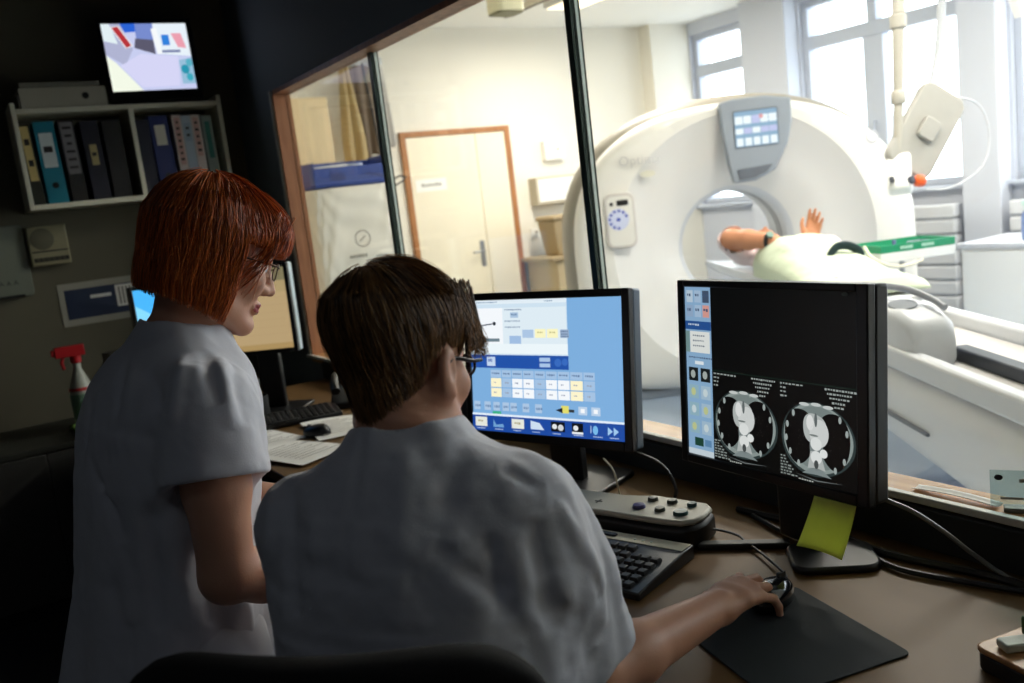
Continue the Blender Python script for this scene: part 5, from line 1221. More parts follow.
def body_s(P):
    d = trunk(P, pel, TA, [-.12, .0, .12, .26, .40, .48, .54, .60, .64], [.155, .165, .15, .15, .165, .165, .145, .07, .05], [.10, .115, .105, .10, .10, .095, .075, .055, .045])
    d = smin(d, cap(P, nk - u_ * .04, hc + HA @ npv(0, -.022, -.045), .056, .050), .03)
    d = near(P, d, hc, .26, lambda p: head_sdf(p, hc, HA), .02)
    for s_, e_, w_, H in ((shR, elR, wrR, HR), (shL, elL, wrL, HL)):
        d = smin(d, chain(P, [s_, (s_ + e_) / 2, e_], [.052, .047, .040], .02), .03)
        d = smin(d, chain(P, [e_, e_ * .7 + w_ * .3, w_], [.040, .041, .0265], .02), .015)
        d = near(P, d, w_, .27, lambda p: hand_sdf(p, H), .012)
    for h_, k_, a_ in ((hipR, knR, anR), (hipL, knL, anL)):
        d = smin(d, chain(P, [h_, k_], [.085, .058], .03), .04); d = smin(d, chain(P, [k_, k_ * .65 + a_ * .35 - fB * .012, a_], [.055, .052, .036], .03), .02)
        d = smin(d, chain(P, [a_, a_ + fB * .08 - npv(0, 0, .045), a_ + fB * .17 - npv(0, 0, .055)], [.036, .030, .022], .02), .02)
    return d
v, q = mesh_sdf(body_s, (-.02, .55, -.02), (1.16, 1.75, 1.42), .0032)
v = smooth_np(v, q, 1, .35)
mi = face_mats(v, q, hc, HA)
ce = v[q].mean(1)
for H in (HR, HL):
    for pts, rs, kd in H:
        if kd == 'p': continue
        tip = np.array(pts[-1]); dr = (np.array(pts[-1]) - np.array(pts[-2])); dr /= np.linalg.norm(dr)
        m_ = (np.linalg.norm(ce - (tip + dr * .001 + npv(0, 0, .006)), axis=1) < .0058); mi[m_] = 5
pmesh('body', v, q, [M_skin, M_lip, M_eyew, M_iris, M_brow, M_nail], sp_, mi)
# coat
def sleeve(P, s_, e_, cut, r0, r1, r2, n, wall=.010):
    """loose tube from the shoulder to the cuff, cut square and hollow at its mouth"""
    dd = (e_ - s_) / np.linalg.norm(e_ - s_); c_ = s_ + (e_ - s_) * cut
    d = chain(P, [s_, (s_ + c_) / 2, c_], [r0, r1, r2], .03) + n
    d = smax(d, (P - (c_ + dd * .012).astype(f4)) @ dd.astype(f4), .004)
    return smax(d, -chain(P, [c_ - dd * .035, c_ + dd * .10], [r2 - wall - .012, r2 - wall + .010], .01), .004)
CRS = [
    ( [(0.385, 0.966, 1.208), (0.372, 0.951, 1.192), (0.361, 0.941, 1.174), (0.351, 0.931, 1.157), (0.343, 0.926, 1.139), (0.335, 0.923, 1.12)] , 0.006 , 0.005 ),
    ( [(0.335, 0.923, 1.12), (0.327, 0.919, 1.102), (0.318, 0.914, 1.085), (0.31, 0.911, 1.067), (0.303, 0.909, 1.049), (0.298, 0.914, 1.027)] , 0.006 , 0.005 ),
    ( [(0.497, 0.841, 1.14), (0.486, 0.833, 1.121), (0.478, 0.83, 1.1), (0.47, 0.826, 1.079), (0.462, 0.82, 1.059), (0.453, 0.815, 1.04)] , 0.009 , -0.007 ),
    ( [(0.456, 0.828, 1.096), (0.457, 0.828, 1.074), (0.455, 0.821, 1.056), (0.453, 0.814, 1.038), (0.451, 0.808, 1.02), (0.447, 0.799, 1.003)] , 0.013 , 0.011 ),
    ( [(0.392, 0.847, 1.093), (0.401, 0.832, 1.082), (0.409, 0.817, 1.071), (0.427, 0.82, 1.052), (0.441, 0.816, 1.036), (0.453, 0.807, 1.021)] , 0.013 , 0.008 ),
    ( [(0.539, 0.811, 1.11), (0.544, 0.802, 1.089), (0.553, 0.802, 1.065), (0.564, 0.804, 1.039), (0.574, 0.802, 1.015), (0.582, 0.799, 0.991)] , 0.01 , -0.007 ),
    ( [(0.503, 0.813, 1.097), (0.498, 0.801, 1.075), (0.499, 0.797, 1.05), (0.498, 0.791, 1.026), (0.499, 0.789, 1.0), (0.5, 0.786, 0.974)] , 0.013 , 0.009 ),
    ( [(0.474, 0.894, 1.181), (0.453, 0.873, 1.168), (0.439, 0.865, 1.151), (0.425, 0.858, 1.134), (0.412, 0.85, 1.117), (0.4, 0.846, 1.1)] , 0.014 , 0.01 ),
    ( [(0.414, 0.915, 1.188), (0.396, 0.893, 1.161), (0.383, 0.882, 1.131), (0.372, 0.872, 1.102), (0.362, 0.866, 1.071), (0.351, 0.857, 1.042)] , 0.014 , -0.007 ),
    ( [(0.311, 1.042, 1.145), (0.295, 1.002, 1.125), (0.287, 0.986, 1.099), (0.28, 0.976, 1.071), (0.274, 0.967, 1.043), (0.268, 0.958, 1.016)] , 0.012 , 0.008 ),
    ( [(0.295, 1.065, 1.136), (0.282, 1.036, 1.124), (0.275, 1.027, 1.107), (0.27, 1.021, 1.09), (0.266, 1.022, 1.07), (0.263, 1.027, 1.048)] , 0.009 , -0.006 ),
    ( [(0.311, 0.977, 1.138), (0.304, 0.959, 1.117), (0.299, 0.947, 1.095), (0.295, 0.94, 1.071), (0.292, 0.934, 1.046), (0.289, 0.93, 1.021)] , 0.012 , -0.006 ),
    ( [(0.557, 0.804, 1.07), (0.56, 0.803, 1.052), (0.564, 0.803, 1.034), (0.567, 0.801, 1.016), (0.569, 0.799, 0.998), (0.572, 0.797, 0.98)] , 0.007 , 0.005 ),
    ( [(0.492, 0.851, 1.15), (0.5, 0.845, 1.144), (0.506, 0.837, 1.139), (0.512, 0.828, 1.135), (0.519, 0.821, 1.13), (0.527, 0.817, 1.124)] , 0.009 , 0.006 ),
    ( [(0.287, 0.97, 1.075), (0.294, 0.952, 1.072), (0.299, 0.928, 1.072), (0.306, 0.914, 1.067), (0.316, 0.904, 1.061), (0.326, 0.898, 1.054)] , 0.012 , 0.006 ),
    ( [(0.355, 0.899, 1.12), (0.361, 0.887, 1.11), (0.367, 0.875, 1.099), (0.373, 0.863, 1.089), (0.38, 0.853, 1.078), (0.386, 0.843, 1.068)] , 0.012 , -0.005 ),
    ( [(0.464, 0.793, 1.022), (0.475, 0.785, 1.017), (0.494, 0.79, 1.004), (0.508, 0.787, 0.996), (0.522, 0.784, 0.987), (0.544, 0.791, 0.973)] , 0.009 , 0.006 )]
def coat_s(P):
    d = trunk(P, pel, TA, [-.12, .0, .12, .26, .38, .46, .52, .567, .603, .628, .648], [.20, .205, .185, .175, .182, .188, .178, .152, .114, .080, .068], [.15, .150, .14, .132, .130, .124, .114, .100, .088, .074, .064])
    for h_, k_ in ((hipR, knR), (hipL, knL)): d = smin(d, chain(P, [h_, h_ + (k_ - h_) * .95], [.115, .085], .03), .05)
    n = .0055 * wav(P * npv(1, 1, .5).astype(f4), 24, 3) + .0012 * wav(P, 70, 5)
    for pts, w_, k in CRS: n = n + k * crease(P, pts, w_)
    d = d + n
    d = smin(d, sleeve(P, shR, elR, .76, .055, .067, .074, n), .045); d = smin(d, sleeve(P, shL, elL, .72, .054, .066, .074, n), .045)
    d = smax(d, -cap(P, nk - u_ * .035, nk + u_ * .12, .058, .066), .004)
    d = np.maximum(d, f4(.40) - P[:, 2])
    for h_, k_ in ((hipR, knR), (hipL, knL)): d = smax(d, -chain(P, [h_ + (k_ - h_) * .65, k_ + (k_ - h_) * .2], [.092, .085], .02), .006)
    return d
v, q = mesh_sdf(coat_s, (.0, .50, .36), (.80, 1.50, 1.26), .004, reach=2.6); v = smooth_np(v, q, 1, .4)
ct_ = pmesh('coat', v, q, M_coat, sp_)
def trous_s(P):
    d = trunk(P, pel, TA, [-.13, .0, .10], [.17, .175, .165], [.115, .125, .115])
    for h_, k_, a_ in ((hipR, knR, anR), (hipL, knL, anL)):
        d = smin(d, chain(P, [h_, k_], [.098, .072], .03), .04); d = smin(d, chain(P, [k_, a_ + npv(0, 0, .03)], [.070, .058], .03), .02)
    d = d + .003 * wav(P, 24, 9)
    for a_ in (anR, anL): d = smax(d, -cap(P, a_ - npv(0, 0, .1), a_ + npv(0, 0, .06), .052, .046), .005)
    return d
v, q = mesh_sdf(trous_s, (.0, .55, .02), (.95, 1.50, .74), .007); pmesh('trousers', v, q, M_trou, sp_)
def shoe_fn(a_, f_):
    def fn(P):
        d = chain(P, [a_ + npv(0, 0, -.035), a_ + f_ * .09 - npv(0, 0, .045), a_ + f_ * .185 - npv(0, 0, .05)], [.046, .042, .034], .02); d = smin(d, sph(P, a_ + npv(0, 0, -.005) - f_ * .01, .047), .02)
        d = smax(d, -cap(P, a_ - npv(0, 0, .0), a_ + npv(0, 0, .1), .037, .04), .006); return np.maximum(d, f4(.003) - P[:, 2])
    return fn
for a_ in (anR, anL):
    v, q = mesh_sdf(shoe_fn(a_, fB), a_ - npv(.25, .25, .1), a_ + npv(.25, .25, .1), .006); pmesh('shoe', v, q, M_shoe, sp_)
# hair : local head coordinates (unit scale) then to the world
def toW(c, A, s, p): return np.asarray(c) + (p * s) @ A.T
s_h = .92
def hb_s(p):     # uncut hair mass of the short cut, full above and tapering to the nape
    d = ell(p, (0, -.016, .066), (.080, .108, .080))
    z = trunk(p, (0, 0, 0), np.eye(3), [-.075, -.055, -.03, .016, .06, .085], [.024, .034, .047, .063, .074, .077], [.034, .046, .062, .082, .098, .101], cy=[-.042, -.036, -.026, -.02, -.017, -.016], e=2.1)
    d = smin(d, z, .025)
    return smin(d, ell(p, (0, .045, .072), (.066, .056, .050)), .02)
def allow_s(p):
    x, y, z = np.abs(p[:, 0]), p[:, 1], p[:, 2]
    face = (y > .050) & (z < .050) & (x < .070)
    side = (z < .026) & (y > .002 - .3 * z) & ~((y > .028) & (y < .060) & (z > -.002) & (x > .05))
    ear = ((y + .010) / .026) ** 2 + ((z + .004) / .034) ** 2 < 1
    return ~(face | side | (ear & (x > .05)) | (z < -.060 - .25 * (.05 - x) * (x < .05)))
C0 = npv(0, -.02, .03)
def cut_s(p):
    d = hb_s(p); x = np.abs(p[:, 0]); y, z = p[:, 1], p[:, 2]
    d = smax(d, np.minimum(np.minimum(y - .058, .060 - z), .075 - x) * 1.0, .006)             # face opening
    e = np.minimum(np.minimum(.024 - z, y - .000), x - .03); d = smax(d, e, .006)
    d = smax(d, -ell(np.stack([x, y, z], 1), (.085, -.010, -.006), (.03, .024, .034)), .006)
    return np.maximum(d, -.058 - .25 * np.maximum(.05 - x, 0) - z)
th_n = lambda p: .0022 * np.sin(np.arctan2(p[:, 0], p[:, 1] + .05) * 34 + 3 * wav(p, 30, 2)) 
v, q = mesh_sdf(lambda p: cut_s(p) + .0025 + th_n(p), (-.12, -.17, -.14), (.12, .14, .18), .004)
Rf = radial(hb_s, C0)
st = hair_strands(Rf, lambda p: allow_s(p + C0), (-.10, -.45, 1.0), 5200, (.6, 1.2), (-.003, .004), .00085, 21, jit=.05, wave=.010)
st += hair_strands(Rf, lambda p: allow_s(p + C0), (-.10, -.45, 1.0), 500, (.5, 1.1), (.003, .007), .0006, 22, jit=.10, wave=.02)
st = [(toW(hc, HA, s_h, p + C0), r * 1.0) for p, r in st]
# loose lock sweeping over the temple
rs = np.random.RandomState(4)
for i in range(240):
    t = np.linspace(0, 1, 12); a0 = npv(.074 + rs.uniform(-.010, .010), .010 + rs.uniform(-.02, .035), .100 + rs.uniform(-.02, .02)); a1 = npv(.092, .045 + rs.uniform(-.03, .02), .060); a2 = npv(.080 + rs.uniform(-.006, .006), .060 + rs.uniform(-.026, .026), .026 + rs.uniform(-.014, .014))
    p = (1 - t)[:, None] ** 2 * a0 + 2 * ((1 - t) * t)[:, None] * a1 + t[:, None] ** 2 * a2; st.append((toW(hc, HA, s_h, p), .0008))
M_hairb = hair_mat('hair_brown', (48, 31, 17), (170, 124, 72))
hair_mesh('hair', (toW(hc, HA, s_h, v), q), st, M_hairb, sp_)
glasses(sp_, hc, HA, s_h, 1.9)

# ------------------------------------------------------------------ standing person
wp = thing('person', 'standing person with a red bob and glasses, white coat, head bowed over the desk', 'person', (.24, 1.5, 0))
hc2 = npv(.375, 1.478, 1.413); HA2 = frame(91, 24, 0)
nk2 = npv(.318, 1.492, 1.318); pel2 = npv(.215, 1.49, .80)
yawB = 72; fC = npv(math.sin(R_(yawB)), math.cos(R_(yawB)), 0); rC = npv(math.cos(R_(yawB)), -math.sin(R_(yawB)), 0)
u2 = (nk2 - pel2) / np.linalg.norm(nk2 - pel2); r2 = rC - u2 * (rC @ u2); r2 /= np.linalg.norm(r2); TB = np.stack([r2, np.cross(u2, r2), u2], 1); TL = float(np.linalg.norm(nk2 - pel2))
shR2, elR2, wrR2 = npv(.300, 1.352, 1.212), npv(.272, 1.285, .965), npv(.47, 1.37, .88)
shL2, elL2, wrL2 = npv(.255, 1.645, 1.205), npv(.33, 1.74, .97), npv(.56, 1.68, .90)
hipR2, hipL2 = pel2 + rC * .085, pel2 - rC * .085
def Q2(f, r, z): p = pel2 + fC * f + rC * r; return npv(p[0], p[1], z)
knR2, knL2, anR2, anL2 = Q2(.03, .09, .44), Q2(.05, -.09, .44), Q2(-.02, .09, .085), Q2(.02, -.10, .085)
HR2 = hand_parts(wrR2, (.9, .35, -.25), (.2, .1, 1), 1, [(20, 24, 16)] * 4); HL2 = hand_parts(wrL2, (.95, -.25, -.25), (.2, 0, 1), -1, [(20, 24, 16)] * 4)
def body_w(P):
    d = trunk(P, pel2, TB, [-.10, .0, .14, .28, .38, .44, .48, .52], [.148, .150, .120, .125, .138, .125, .08, .045], [.10, .105, .09, .095, .095, .08, .06, .042])
    d = smin(d, cap(P, nk2 - u2 * .03, hc2 + HA2 @ npv(0, -.022, -.045), .053, .048), .03); d = near(P, d, hc2, .26, lambda p: head_sdf(p, hc2, HA2), .02)
    for s_, e_, w_, H in ((shR2, elR2, wrR2, HR2), (shL2, elL2, wrL2, HL2)):
        d = smin(d, chain(P, [s_, (s_ + e_) / 2, e_], [.050, .046, .038], .02), .03); d = smin(d, chain(P, [e_, e_ * .7 + w_ * .3, w_], [.038, .038, .025], .02), .015); d = near(P, d, w_, .27, lambda p: hand_sdf(p, H), .012)
    for h_, k_, a_ in ((hipR2, knR2, anR2), (hipL2, knL2, anL2)):
        d = smin(d, chain(P, [h_, k_], [.085, .056], .03), .04); d = smin(d, chain(P, [k_, k_ * .65 + a_ * .35 - fC * .02, a_], [.053, .052, .034], .03), .02)
        d = smin(d, chain(P, [a_, a_ + fC * .08 - npv(0, 0, .045), a_ + fC * .16 - npv(0, 0, .055)], [.034, .028, .021], .02), .02)
    return d
v, q = mesh_sdf(body_w, (-.05, 1.15, -.02), (.85, 1.95, 1.60), .0032); v = smooth_np(v, q, 1, .35)
mi = face_mats(v, q, hc2, HA2); pmesh('body', v, q, [M_skin, M_lip, M_eyew, M_iris, M_brow, M_nail], wp, mi)
CR2 = [
    ( [(0.181, 1.535, 1.238), (0.172, 1.535, 1.218), (0.16, 1.505, 1.202), (0.151, 1.505, 1.182)] , 0.009 , -0.008 ),
    ( [(0.217, 1.481, 1.268), (0.211, 1.463, 1.253), (0.204, 1.441, 1.238), (0.198, 1.43, 1.222), (0.193, 1.423, 1.206), (0.189, 1.417, 1.189)] , 0.01 , 0.009 ),
    ( [(0.237, 1.472, 1.295), (0.229, 1.457, 1.273), (0.22, 1.431, 1.252), (0.212, 1.411, 1.231), (0.205, 1.4, 1.209), (0.199, 1.391, 1.188)] , 0.009 , -0.007 ),
    ( [(0.243, 1.42, 1.261), (0.242, 1.409, 1.25), (0.239, 1.384, 1.242), (0.236, 1.364, 1.233), (0.234, 1.349, 1.223), (0.233, 1.338, 1.213)] , 0.012 , 0.01 ),
    ( [(0.287, 1.391, 1.279), (0.271, 1.345, 1.265), (0.261, 1.325, 1.249), (0.253, 1.318, 1.231), (0.245, 1.309, 1.213), (0.238, 1.303, 1.195)] , 0.01 , -0.008 ),
    ( [(0.321, 1.394, 1.279), (0.31, 1.345, 1.268), (0.304, 1.313, 1.256), (0.302, 1.301, 1.242), (0.301, 1.291, 1.227), (0.299, 1.281, 1.213)] , 0.009 , 0.008 ),
    ( [(0.338, 1.382, 1.266), (0.32, 1.308, 1.254), (0.318, 1.297, 1.234), (0.315, 1.286, 1.215), (0.313, 1.274, 1.195), (0.311, 1.265, 1.176)] , 0.009 , -0.009 ),
    ( [(0.351, 1.363, 1.252), (0.339, 1.309, 1.242), (0.338, 1.297, 1.226), (0.337, 1.287, 1.209), (0.336, 1.279, 1.193), (0.336, 1.273, 1.176)] , 0.009 , 0.008 ),
    ( [(0.139, 1.499, 1.117), (0.129, 1.488, 1.076), (0.121, 1.484, 1.033), (0.113, 1.49, 0.987), (0.103, 1.478, 0.947), (0.094, 1.462, 0.908)] , 0.01 , -0.009 ),
    ( [(0.161, 1.469, 1.146), (0.161, 1.448, 1.122), (0.161, 1.423, 1.099), (0.162, 1.406, 1.075), (0.163, 1.397, 1.05), (0.165, 1.388, 1.024)] , 0.014 , 0.011 ),
    ( [(0.161, 1.389, 1.008), (0.158, 1.388, 0.986), (0.156, 1.384, 0.965), (0.154, 1.38, 0.945), (0.151, 1.372, 0.926), (0.148, 1.366, 0.906)] , 0.012 , -0.009 ),
    ( [(0.199, 1.352, 1.085), (0.195, 1.355, 1.046), (0.19, 1.351, 1.009), (0.185, 1.348, 0.971), (0.18, 1.344, 0.935), (0.175, 1.337, 0.898)] , 0.013 , 0.009 ),
    ( [(0.231, 1.342, 1.078), (0.227, 1.343, 1.039), (0.223, 1.34, 1.001), (0.219, 1.337, 0.963), (0.215, 1.331, 0.926), (0.21, 1.325, 0.89)] , 0.012 , -0.007 ),
    ( [(0.256, 1.341, 0.991), (0.253, 1.341, 0.968), (0.251, 1.34, 0.947), (0.248, 1.336, 0.926), (0.245, 1.331, 0.905), (0.242, 1.329, 0.884)] , 0.008 , 0.006 ),
    ( [(0.178, 1.439, 1.181), (0.187, 1.412, 1.18), (0.196, 1.388, 1.178), (0.205, 1.367, 1.177), (0.214, 1.349, 1.174), (0.223, 1.327, 1.173)] , 0.012 , 0.005 ),
    ( [(0.282, 1.426, 1.315), (0.268, 1.433, 1.31), (0.255, 1.444, 1.305), (0.243, 1.462, 1.299), (0.231, 1.484, 1.293), (0.219, 1.509, 1.286)] , 0.009 , 0.006 ),
    ( [(0.172, 1.505, 1.22), (0.166, 1.492, 1.201), (0.16, 1.486, 1.181), (0.155, 1.484, 1.16), (0.15, 1.483, 1.14), (0.145, 1.482, 1.119)] , 0.009 , 0.008 )]
def coat_w(P):
    d = trunk(P, pel2, TB, [-.36, -.2, .0, .14, .28, .36, .42, .46, .49, .53], [.196, .186, .172, .150, .150, .160, .156, .13, .095, .066], [.172, .164, .146, .126, .125, .122, .110, .092, .080, .062], cy=[.002, .0, -.006, -.014, -.022, -.018, -.010, -.002, 0, 0])
    dn = np.clip((1.15 - P[:, 2]) / .5, 0, 1)
    an = np.arctan2((P[:, 0] - .22), (P[:, 1] - 1.49))
    n = .0055 * wav(P * npv(1, 1, .4).astype(f4), 25, 13) + .0012 * wav(P, 70, 6)
    for pts, w_, k in CR2: n = n + 1.1 * k * crease(P, pts, w_)
    d = d + n + dn * .006 * np.sin(an * 9 + 2.2 * wav(P, 6, 15))
    for s_, e_ in ((shR2, elR2), (shL2, elL2)): d = smin(d, sleeve(P, s_, e_, .42, .058, .068, .080, n), .04)
    d = smax(d, -cap(P, nk2 + u2 * .0, nk2 + u2 * .12 + fC * .02, .058, .07), .006)
    d = smax(d, -trunk(P, pel2, TB, [-.5, -.36, -.26], [.190, .182, .14], [.160, .150, .11], cy=[.002, .002, .0]), .006)
    return np.maximum(d, f4(.46) - P[:, 2])
v, q = mesh_sdf(coat_w, (-.10, 1.12, .42), (.62, 1.92, 1.38), .004, reach=2.6); v = smooth_np(v, q, 1, .4)
pmesh('coat', v, q, M_coat, wp)
def trous_w(P):
    d = trunk(P, pel2, TB, [-.12, .0, .08], [.160, .162, .14], [.11, .114, .10])
    for h_, k_, a_ in ((hipR2, knR2, anR2), (hipL2, knL2, anL2)): d = smin(d, chain(P, [h_, k_], [.096, .068], .03), .04); d = smin(d, chain(P, [k_, a_ + npv(0, 0, .03)], [.068, .060], .03), .02)
    d = d + .003 * wav(P, 24, 19)
    for a_ in (anR2, anL2): d = smax(d, -cap(P, a_ - npv(0, 0, .1), a_ + npv(0, 0, .06), .054, .046), .005)
    return d
v, q = mesh_sdf(trous_w, (-.05, 1.2, .02), (.5, 1.8, .92), .007); pmesh('trousers', v, q, M_trou, wp)
for a_ in (anR2, anL2):
    v, q = mesh_sdf(shoe_fn(a_, fC), a_ - npv(.25, .25, .1), a_ + npv(.25, .25, .1), .006); pmesh('shoe', v, q, M_shoe, wp)
def hb_w(p):
    d = ell(p, (0, -.012, .048), (.090, .110, .098))
    dz = trunk(p, (0, 0, 0), np.eye(3), [-.125, -.10, -.06, .0, .05], [.064, .075, .088, .0925, .091], [.066, .080, .095, .104, .105], cy=[-.026, -.021, -.016, -.013, -.012], e=2.2)
    d = smin(d, dz, .02)
    return smin(d, ell(p, (0, .06, .055), (.072, .062, .062)), .03)
def open_w(p):   # > 0 inside the face opening
    x = np.abs(p[:, 0]); y, z = p[:, 1], p[:, 2]
    f1 = np.minimum(y - (.034 + .10 * np.maximum(-z - .02, 0)), .030 - z + .10 * (x - .03))
    return f1
C2 = npv(0, -.02, .0)
def allow_w(p):
    x, y, z = np.abs(p[:, 0]), p[:, 1], p[:, 2]
    return ~((open_w(p) > 0) & (x < .093)) & (z > -.104 - .2 * y)
def cut_w(p):
    d = hb_w(p); x = np.abs(p[:, 0]); y, z = p[:, 1], p[:, 2]
    d = smax(d, open_w(p), .008)
    d = smax(d, -.098 - .2 * y - z, .01)
    return smax(d, -trunk(p, (0, 0, 0), np.eye(3), [-.2, -.10, -.07], [.07, .066, .04], [.06, .05, .03]), .01)
v, q = mesh_sdf(lambda p: cut_w(p) + .003 + .0025 * np.sin(np.arctan2(p[:, 0], p[:, 1] + .03) * 40 + 2.5 * wav(p, 24, 7)), (-.13, -.17, -.16), (.13, .16, .18), .004)
Rw = radial(hb_w, C2)
st = hair_strands(Rw, lambda p: allow_w(p + C2), (.02, -.10, 1.0), 5600, (.5, 1.25), (-.003, .004), .0009, 31, jit=.05, wave=.015)
st += hair_strands(Rw, lambda p: allow_w(p + C2), (.02, -.10, 1.0), 420, (.6, 1.3), (.003, .008), .0006, 32, jit=.10, wave=.03)
st = [(toW(hc2, HA2, s_h, p + C2), r) for p, r in st]
rs = np.random.RandomState(8)
for i in range(60):       # strands falling past the cheek and over the glasses
    t = np.linspace(0, 1, 13); a0 = npv(.060 + rs.uniform(-.015, .015), .085 + rs.uniform(-.02, .02), .085 + rs.uniform(-.01, .02)); a1 = npv(.088, .082 + rs.uniform(-.02, .02), .03); a2 = npv(.070 + rs.uniform(-.008, .006), .060 + rs.uniform(-.040, .012), -.010 + rs.uniform(-.05, .02))
    p = (1 - t)[:, None] ** 2 * a0 + 2 * ((1 - t) * t)[:, None] * a1 + t[:, None] ** 2 * a2; st.append((toW(hc2, HA2, s_h, p), .0008))
M_hairr = hair_mat('hair_red', (128, 50, 14), (240, 128, 50))
hair_mesh('hair', (toW(hc2, HA2, s_h, v), q), st, M_hairr, wp)
glasses(wp, hc2, HA2, s_h, m=mat('spectacle_thin', (90, 70, 60), .3, .5))
# ------------------------------------------------------------------ patient, blanket and pillow (table frame)
pt = thing('person', 'patient lying on the scanner table under a pale blanket, bare forearm across the belly', 'person', gw(0, 1.05, .87), GA)
def g3(u, s, z): return np.array(gw(u, s, z))
PE, PW, PT = npv(3.70, 3.55, 1.085), npv(3.765, 3.315, 1.062), npv(3.82, 3.205, 1.005)
HP1 = hand_parts(PW, tuple(PT - PW), (-.2, -.3, 1), 1, [(12, 24, 18)] * 4, scale=1.15)
HP2 = hand_parts(npv(4.03, 3.29, 1.03), (.20, -.05, .6), tuple(GR * .3 - GS * 1.0), -1, [(16, 30, 24), (22, 34, 24), (26, 34, 24), (30, 36, 26)], scale=1.05)
PA = np.stack([np.array(GR), np.array([0, 0, 1.0]), np.array(-GS)], 1)      # right, up(front), towards the head
HPA = PA
hp = g3(.03, .36, .985)
def body_p(P):
    d = trunk(P, g3(0, 1.30, .945), PA, [-.05, .0, .2, .40, .55, .64, .70], [.14, .155, .145, .165, .17, .13, .06], [.066, .07, .07, .08, .08, .07, .055])
    d = smin(d, cap(P, g3(0, .63, .975), hp + HPA @ npv(0, -.02, -.05), .055, .05), .03); d = near(P, d, hp, .26, lambda p: head_sdf(p, hp, HPA), .02)
    for s_, e_, w_, H, k in ((g3(-.19, .72, .985), PE, PW, HP1, 1.25), (g3(.18, .72, .98), g3(.235, .95, .975), npv(4.03, 3.29, 1.03), HP2, 1.0)):
        d = smin(d, chain(P, [s_, e_], [.052 * k, .045 * k], .02), .03); d = smin(d, chain(P, [e_, e_ * .6 + w_ * .4, w_], [.045 * k, .043 * k, .031 * k], .02), .015); d = near(P, d, w_, .3, lambda p: hand_sdf(p, H), .012)
    for sx in (-.1, .1):
        d = smin(d, chain(P, [g3(sx, 1.30, .925), g3(sx, 1.70, .905), g3(sx, 2.07, .90)], [.062, .042, .032], .03), .04); d = smin(d, chain(P, [g3(sx, 2.07, .895), g3(sx * 1.1, 2.11, .905)], [.030, .022], .03), .02)
    return d
lo_, hi_ = bounds([g3(-.35, .15, .82), g3(.35, .15, 1.3), g3(-.35, 2.2, .82), g3(.35, 2.2, 1.3)], .02)
v, q = mesh_sdf(body_p, lo_, hi_, .006); pmesh('body', v, q, mat('skin_patient', (206, 142, 106), .5, var=.06), pt)
mb = MB(); wv = PW + (PE - PW) * .10; ax_ = PW - PE; ax_ /= np.linalg.norm(ax_)
zz = Vector(ax_); q4 = zz.to_track_quat('Z', 'Y').to_matrix().to_4x4()
mb.lathe([(.042, -.012), (.045, -.009), (.045, .009), (.042, .012)], 20, 0, Matrix.Translation(wv) @ q4); mb.lathe([(.020, .0), (.020, .012)], 16, 1, Matrix.Translation(Vector(wv) + Vector((-.020, -.026, .028))) @ Vector((-.3, -.6, .7)).to_track_quat('Z', 'Y').to_matrix().to_4x4())
o = mb.build('wrist_watch', [M_dark, mat('watch_face', (120, 150, 140), .3)], None); o.parent = pt; o.matrix_parent_inverse = (Matrix.Translation(pt.location) @ pt.rotation_euler.to_matrix().to_4x4()).inverted()
def shirt_p(P):
    d = trunk(P, g3(0, 1.30, .955), PA, [.05, .2, .40, .55, .62, .67], [.16, .155, .175, .18, .13, .075], [.086, .086, .098, .093, .076, .068])
    for a_, b_, r_ in ((g3(-.19, .72, .985), PE, .078), (g3(.18, .72, .98), g3(.235, .95, .975), .062)): d = smin(d, cap(P, a_, a_ + (b_ - a_) * .93, r_, r_ + .004), .03)
    d = smax(d, -cap(P, PE - (PE - g3(-.19, .72, .985)) * .02, PW, .073, .06), .004)
    return d + .004 * wav(P, 22, 4)
v, q = mesh_sdf(shirt_p, lo_, hi_, .008); pmesh('shirt', v, q, mat('shirt_pale_pink', (232, 214, 214), .8, var=.04), pt)
mb = MB()
def hairp(u, v_): 
    a = 2 * PI * u; t = v_ * PI * .62; p = npv(.088 * math.sin(t) * math.cos(a), .02 + .0 - .098 * math.sin(t) * math.sin(a) * .9 - .02, .05 + .10 * math.cos(t)); return tuple(hp + HPA @ p * .95)
mb.grid(hairp, 24, 12, closeu=True); o = mb.build('hair', mat('hair_dark_brown', (70, 50, 38), .5, var=.2), None, solid=.006, smooth=80); o.parent = pt; o.matrix_parent_inverse = (Matrix.Translation(pt.location) @ pt.rotation_euler.to_matrix().to_4x4()).inverted()
def blk(P):
    q_ = np.stack([(P - g3(0, 0, 0).astype(f4)) @ np.array(GR, f4), (P - g3(0, 0, 0).astype(f4)) @ np.array(GS, f4), P[:, 2]], 1)
    top = np.interp(q_[:, 1], [.98, 1.08, 1.18, 1.28, 1.4, 1.55, 1.8, 2.0, 2.12, 2.17], [1.055, 1.075, 1.075, 1.065, 1.045, 1.01, .96, .94, .935, .89]).astype(f4)
    x = q_[:, 0] / .235; z0 = .872
    hgt = z0 + (top - z0) * np.sqrt(np.clip(1 - np.abs(x) ** 3.2, 0, 1)) + .008 * wav(P, 16, 5) + .012 * np.exp(-((q_[:, 0] + .12) / .03) ** 2) * np.exp(-((q_[:, 1] - 1.2) / .2) ** 2)
    d = np.maximum(np.maximum(q_[:, 2] - hgt, z0 - q_[:, 2]), np.maximum(np.abs(q_[:, 0]) - .225, np.maximum(1.02 + .03 * np.sin(q_[:, 0] * 14) - q_[:, 1], q_[:, 1] - 2.17))) * .6
    return d
v, q = mesh_sdf(blk, lo_ - .15, hi_ + .25, .008); v = smooth_np(v, q, 3, .5)
